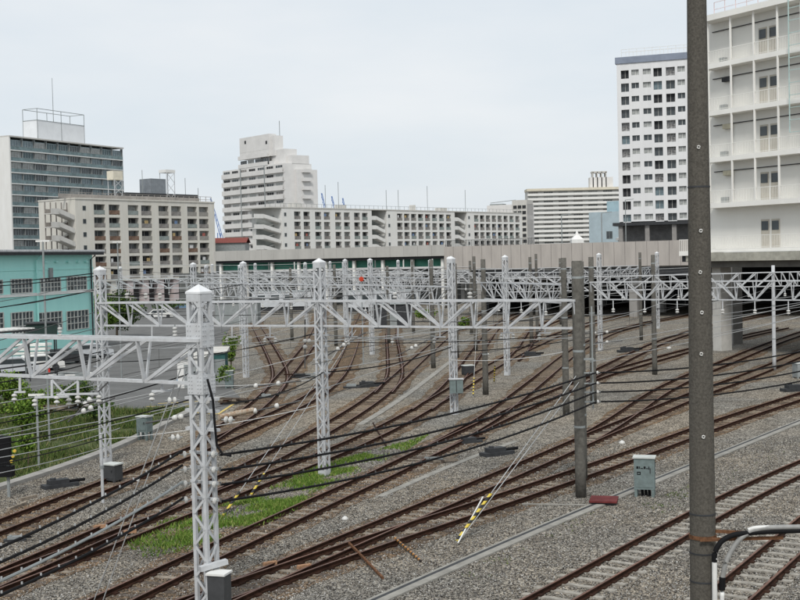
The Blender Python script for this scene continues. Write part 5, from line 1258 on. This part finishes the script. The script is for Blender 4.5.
def machine(label, x, y, rz, s=1.0, m=None):
    s = s*.78
    t = thing('point_machine', label, 'point machine', G(x, y), rz); mb = MB(); mb.box(-.75*s, .75*s, -.28*s, .28*s, .0, .16*s); mb.build('base', DGREY, t)
    mb = MB(); mb.box(-.5*s, .35*s, -.2*s, .22*s, .16*s, .34*s); mb.build('motor_case', m or DGREY, t); mb = MB(); mb.tube([(.35*s, 0, .2*s), (1.1*s, 0, .2*s)], .07*s, 8); mb.build('drive_rod', BLK, t); mb = MB(); mb.tube([(-.3*s, 0, .34*s), (-.3*s, 0, .42*s)], .12*s, 10); mb.build('cover_cap', m or DGREY, t)
RZT = math.radians(30)
machine('black point machine on timbers left of the verge mast', 60, 487, RZT+.1, 1.2)
machine('black point machine below the four cables right of the grass', 497, 455, RZT, 1.3)
machine('dark point machine lying beside the curving rails', 470, 443, RZT, 1.0)
machine('small pale point machine near the far curve in the yard centre', 368, 387, .3, 1.4)
machine('dark point machine beside the far fork at right', 628, 352, .3, 1.6)
machine('dark point machine between the far tracks right of centre', 531, 356, .3, 1.4)
machine('grey ground box beside the leftmost track', 15, 541, .3, .6, GREYM)
machine('dark point machine at the right edge beyond the trough', 795, 391, .3, 1.5)
machine('grey point machine in the distance left of centre', 352, 388, .2, 1.0, GREYM)
machine('pale rod fitting between rails right of the near mast', 267, 398, .2, .9, GREYM)
# rail bonds (orange blocks) near rails
for k, (x, y) in enumerate(((270, 565), (304, 568), (100, 528), (130, 533))):
    p = G(x, y, .1); t = MB(); t.box(-.2, .2, -.06, .06, 0, .1); o = t.build('rail_joint', mat('pale_rust', (.38, .22, .13), .8, .4, 9), None, loc=[float(v) for v in p]); o.rotation_euler = (0, 0, RZT)
    tag(o, ('rusty orange rail joint bar left of the bottom rusty bar', 'second rusty orange rail joint nearer the bottom rusty bar', 'rusty rail joint left of the lower guy wire', 'rusty rail joint beside the two guy wires')[k], 'rail joint', 'rail joint bars')
# railway signal at the left edge
p = G(9, 497); t = thing('railway_signal', 'black railway signal with yellow marks at the left edge', 'signal', p); MB().tube([(0, 0, 0), (0, 0, 2.0)], .06, 8).build('post', GREYM, t)
h0 = 1.25; MB().box(-.42, .12, -.15, .15, h0, h0+1.1).build('signal_head', BLK, t); MB().box(-.42, .2, -.2, .2, h0-.45, h0-.05).build('lower_box', BLK, t)
for k in range(3): MB().tube([(.2+.07*k, -.16, h0+.15+.2*k), (.2+.07*k, -.22, h0+.15+.2*k)], .06, 10).build('lamp', mat('yellow_lens', (.6, .42, .05), .4), t)
# road markings
YL = mat('yellow_line', (.55, .42, .14), .8, .2, 3)
for k, q in enumerate((((120, 413), (188, 412)), ((146, 406.5), (190, 406)), ((158, 403.5), (205, 401)), ((205, 402), (240, 399)), ((218, 414), (241, 399)), ((190, 412), (218, 414)))):
    mb = MB(); mb.bar(G(*q[0], .018), G(*q[1], .018), .16, .006); tag(centred(mb, 'painted_line', YL), 'faded yellow line painted on the asphalt beside the yard', 'road marking', 'yellow lines on the asphalt', 'structure')
# stacked pale planks and red posts in the lot beyond the beam
for k in range(5):
    mb = MB(); A = D(13+k, 362-4.2*k, 106); B = D(45+k, 361-4.2*k, 105); mb.bar(A, B, .9, .22); tag(centred(mb, 'concrete_beam', RS), 'white concrete beams lying in rows in front of the turquoise building', 'beam', 'white beams on the lot')
for k, (x, y) in enumerate(((49, 373), (57, 367))):
    mb = MB(); mb.tube([(0, 0, 0), (0, 0, .9)], .12, 10, .05); tag(mb.build('traffic_cone', mat('red_plastic', (.6, .05, .04)), None, loc=[float(v) for v in G(x, y)]), ('nearer', 'farther')[k]+' red cone behind the near truss beam', 'cone')
# red round sign in the far yard
p = gb(361, 100); t = thing('round_sign', 'red round sign hanging among the far gantries left of centre', 'sign', p); z_ = D(361, 279, 100)[2]; MB().tube([(0, 0, 0), (0, 0, z_+.4)], .05, 6).build('post', GREYM, t); mb = MB(); mb.tube([(0, -.1, z_), (0, -.06, z_)], .2, 16); mb.build('disc', mat('red_paint', (.5, .06, .03)), t)

# vehicles on the lot
def lot_car(lb, p, rz, m_, grp):
    t = thing('parked_car', lb, 'car', p, rz, grp); mb = MB(); prof = [(-2.1, .25), (-2.1, .75), (-1.7, .85), (-1.1, 1.35), (.7, 1.38), (1.3, .9), (2.05, .75), (2.1, .25)]; n_ = len(prof)
    for yy in (-.8, .8):
        for q in prof: mb.v.append((q[0], yy, q[1]))
    mb.f = [tuple(range(n_)), tuple(range(2*n_-1, n_-1, -1))]+[(i, (i+1) % n_, n_+(i+1) % n_, n_+i) for i in range(n_)]; mb.m = [0]*len(mb.f); mb.build('body', m_, t)
    for sy in (-.82, .82): MB().quad((-1.5, sy, .9), (1.1, sy, .9), (.65, sy, 1.28), (-1.05, sy, 1.28)).build('side_window', GLASS, t)
    MB().quad((.75, -.7, 1.36), (.75, .7, 1.36), (1.31, .7, .94), (1.31, -.7, .94)).build('windscreen', GLASS, t)
    for q in (-1.3, 1.3):
        for s2 in (-.78, .78): MB().tube([(q, s2-.08, .3), (q, s2+.08, .3)], .3, 12).build('wheel', DGREY, t)
BLU2 = mat('dull_blue_paint', (.12, .2, .3), .4)
for (x, y, rz, m_, lb) in ((184, 309, .3, BLU2, 'blue car parked at the far end of the asphalt lot'), (160, 318, .2, WHITE, 'white car parked on the asphalt lot before the beige block'), (200, 318, 1.1, DGREY, 'dark car parked near the far right corner of the lot')):
    lot_car(lb, G(x, y), rz, m_, 'cars parked on the lot')
for (x, y, rz, m_, lb) in ((12, 374, .5, GRS, 'silver car parked behind the near beam, farthest left'), (38, 371, .5, WHITE, 'white car parked behind the near beam left of the red cones'), (66, 364, .6, DGREY, 'dark car parked behind the near beam by the red cones'), (90, 358, .6, GRS, 'silver car parked by the verge mast behind the near beam')):
    lot_car(lb, G(x, y), rz, m_, 'cars parked before the turquoise building')
def heap(lb, x, y, n, sz, mm, name, cat):
    p = G(x, y); mb = MB()
    for k in range(n):
        a_ = random.uniform(-.4, .4); u = random.uniform(-sz, sz)*.5; v_ = random.uniform(-sz, sz)*.3; z_ = .08+.1*int(k/3); l_ = random.uniform(.5, 1)*sz
        mb.mi = k % 3; mb.bar((u-l_*math.cos(a_), v_-l_*math.sin(a_), z_), (u+l_*math.cos(a_), v_+l_*math.sin(a_), z_), .12, .09)
    o = mb.build(name, mm, None, loc=[float(q) for q in p]); tag(o, lb, cat)
heap('heap of scrap rails and timbers on the verge below the near beam', 62, 414, 14, 1.3, [WOODL, RUST_SHADE, GREYM], 'scrap_heap', 'scrap')
heap('pile of pale pipes on the asphalt behind the near beam', 70, 378, 12, 1.8, [GREYM, WHITE, GREYM], 'pipe_pile', 'pipes')
heap('heap of brown sleepers beside the small shed right of the near mast', 236, 404, 10, .9, [WOOD, WOODL, RUST_SHADE], 'sleeper_pile', 'timber')
heap('scattered scrap steel between the far tracks left of the central mast', 300, 378, 9, .9, [GREYM, RUST_SHADE, DGREY], 'scrap_steel', 'scrap')
heap('scattered timbers in the gravel right of the grass patch', 440, 462, 6, .6, [WOODL, WOOD, GREYM], 'timber_scrap', 'timber')
# laundry on the beige block and the long block balconies
LM2 = [mat('laundry_white', (.6, .6, .6)), mat('laundry_blue', (.15, .22, .35)), mat('laundry_red', (.35, .12, .1)), mat('laundry_ochre', (.4, .3, .15))]
for o in list(C.objects):
    if o.name.startswith('balcony_rail') and o.parent and random.random() < .22:
        bwid = max(v.co.x for v in o.data.vertices); x = random.uniform(.1, bwid*.5); mb = MB(); mb.box(x, x+random.uniform(.5, 1.1), .3, .34, .75, 1.75)
        q = mb.build('laundry', random.choice(LM2), o.parent); q.location = o.location
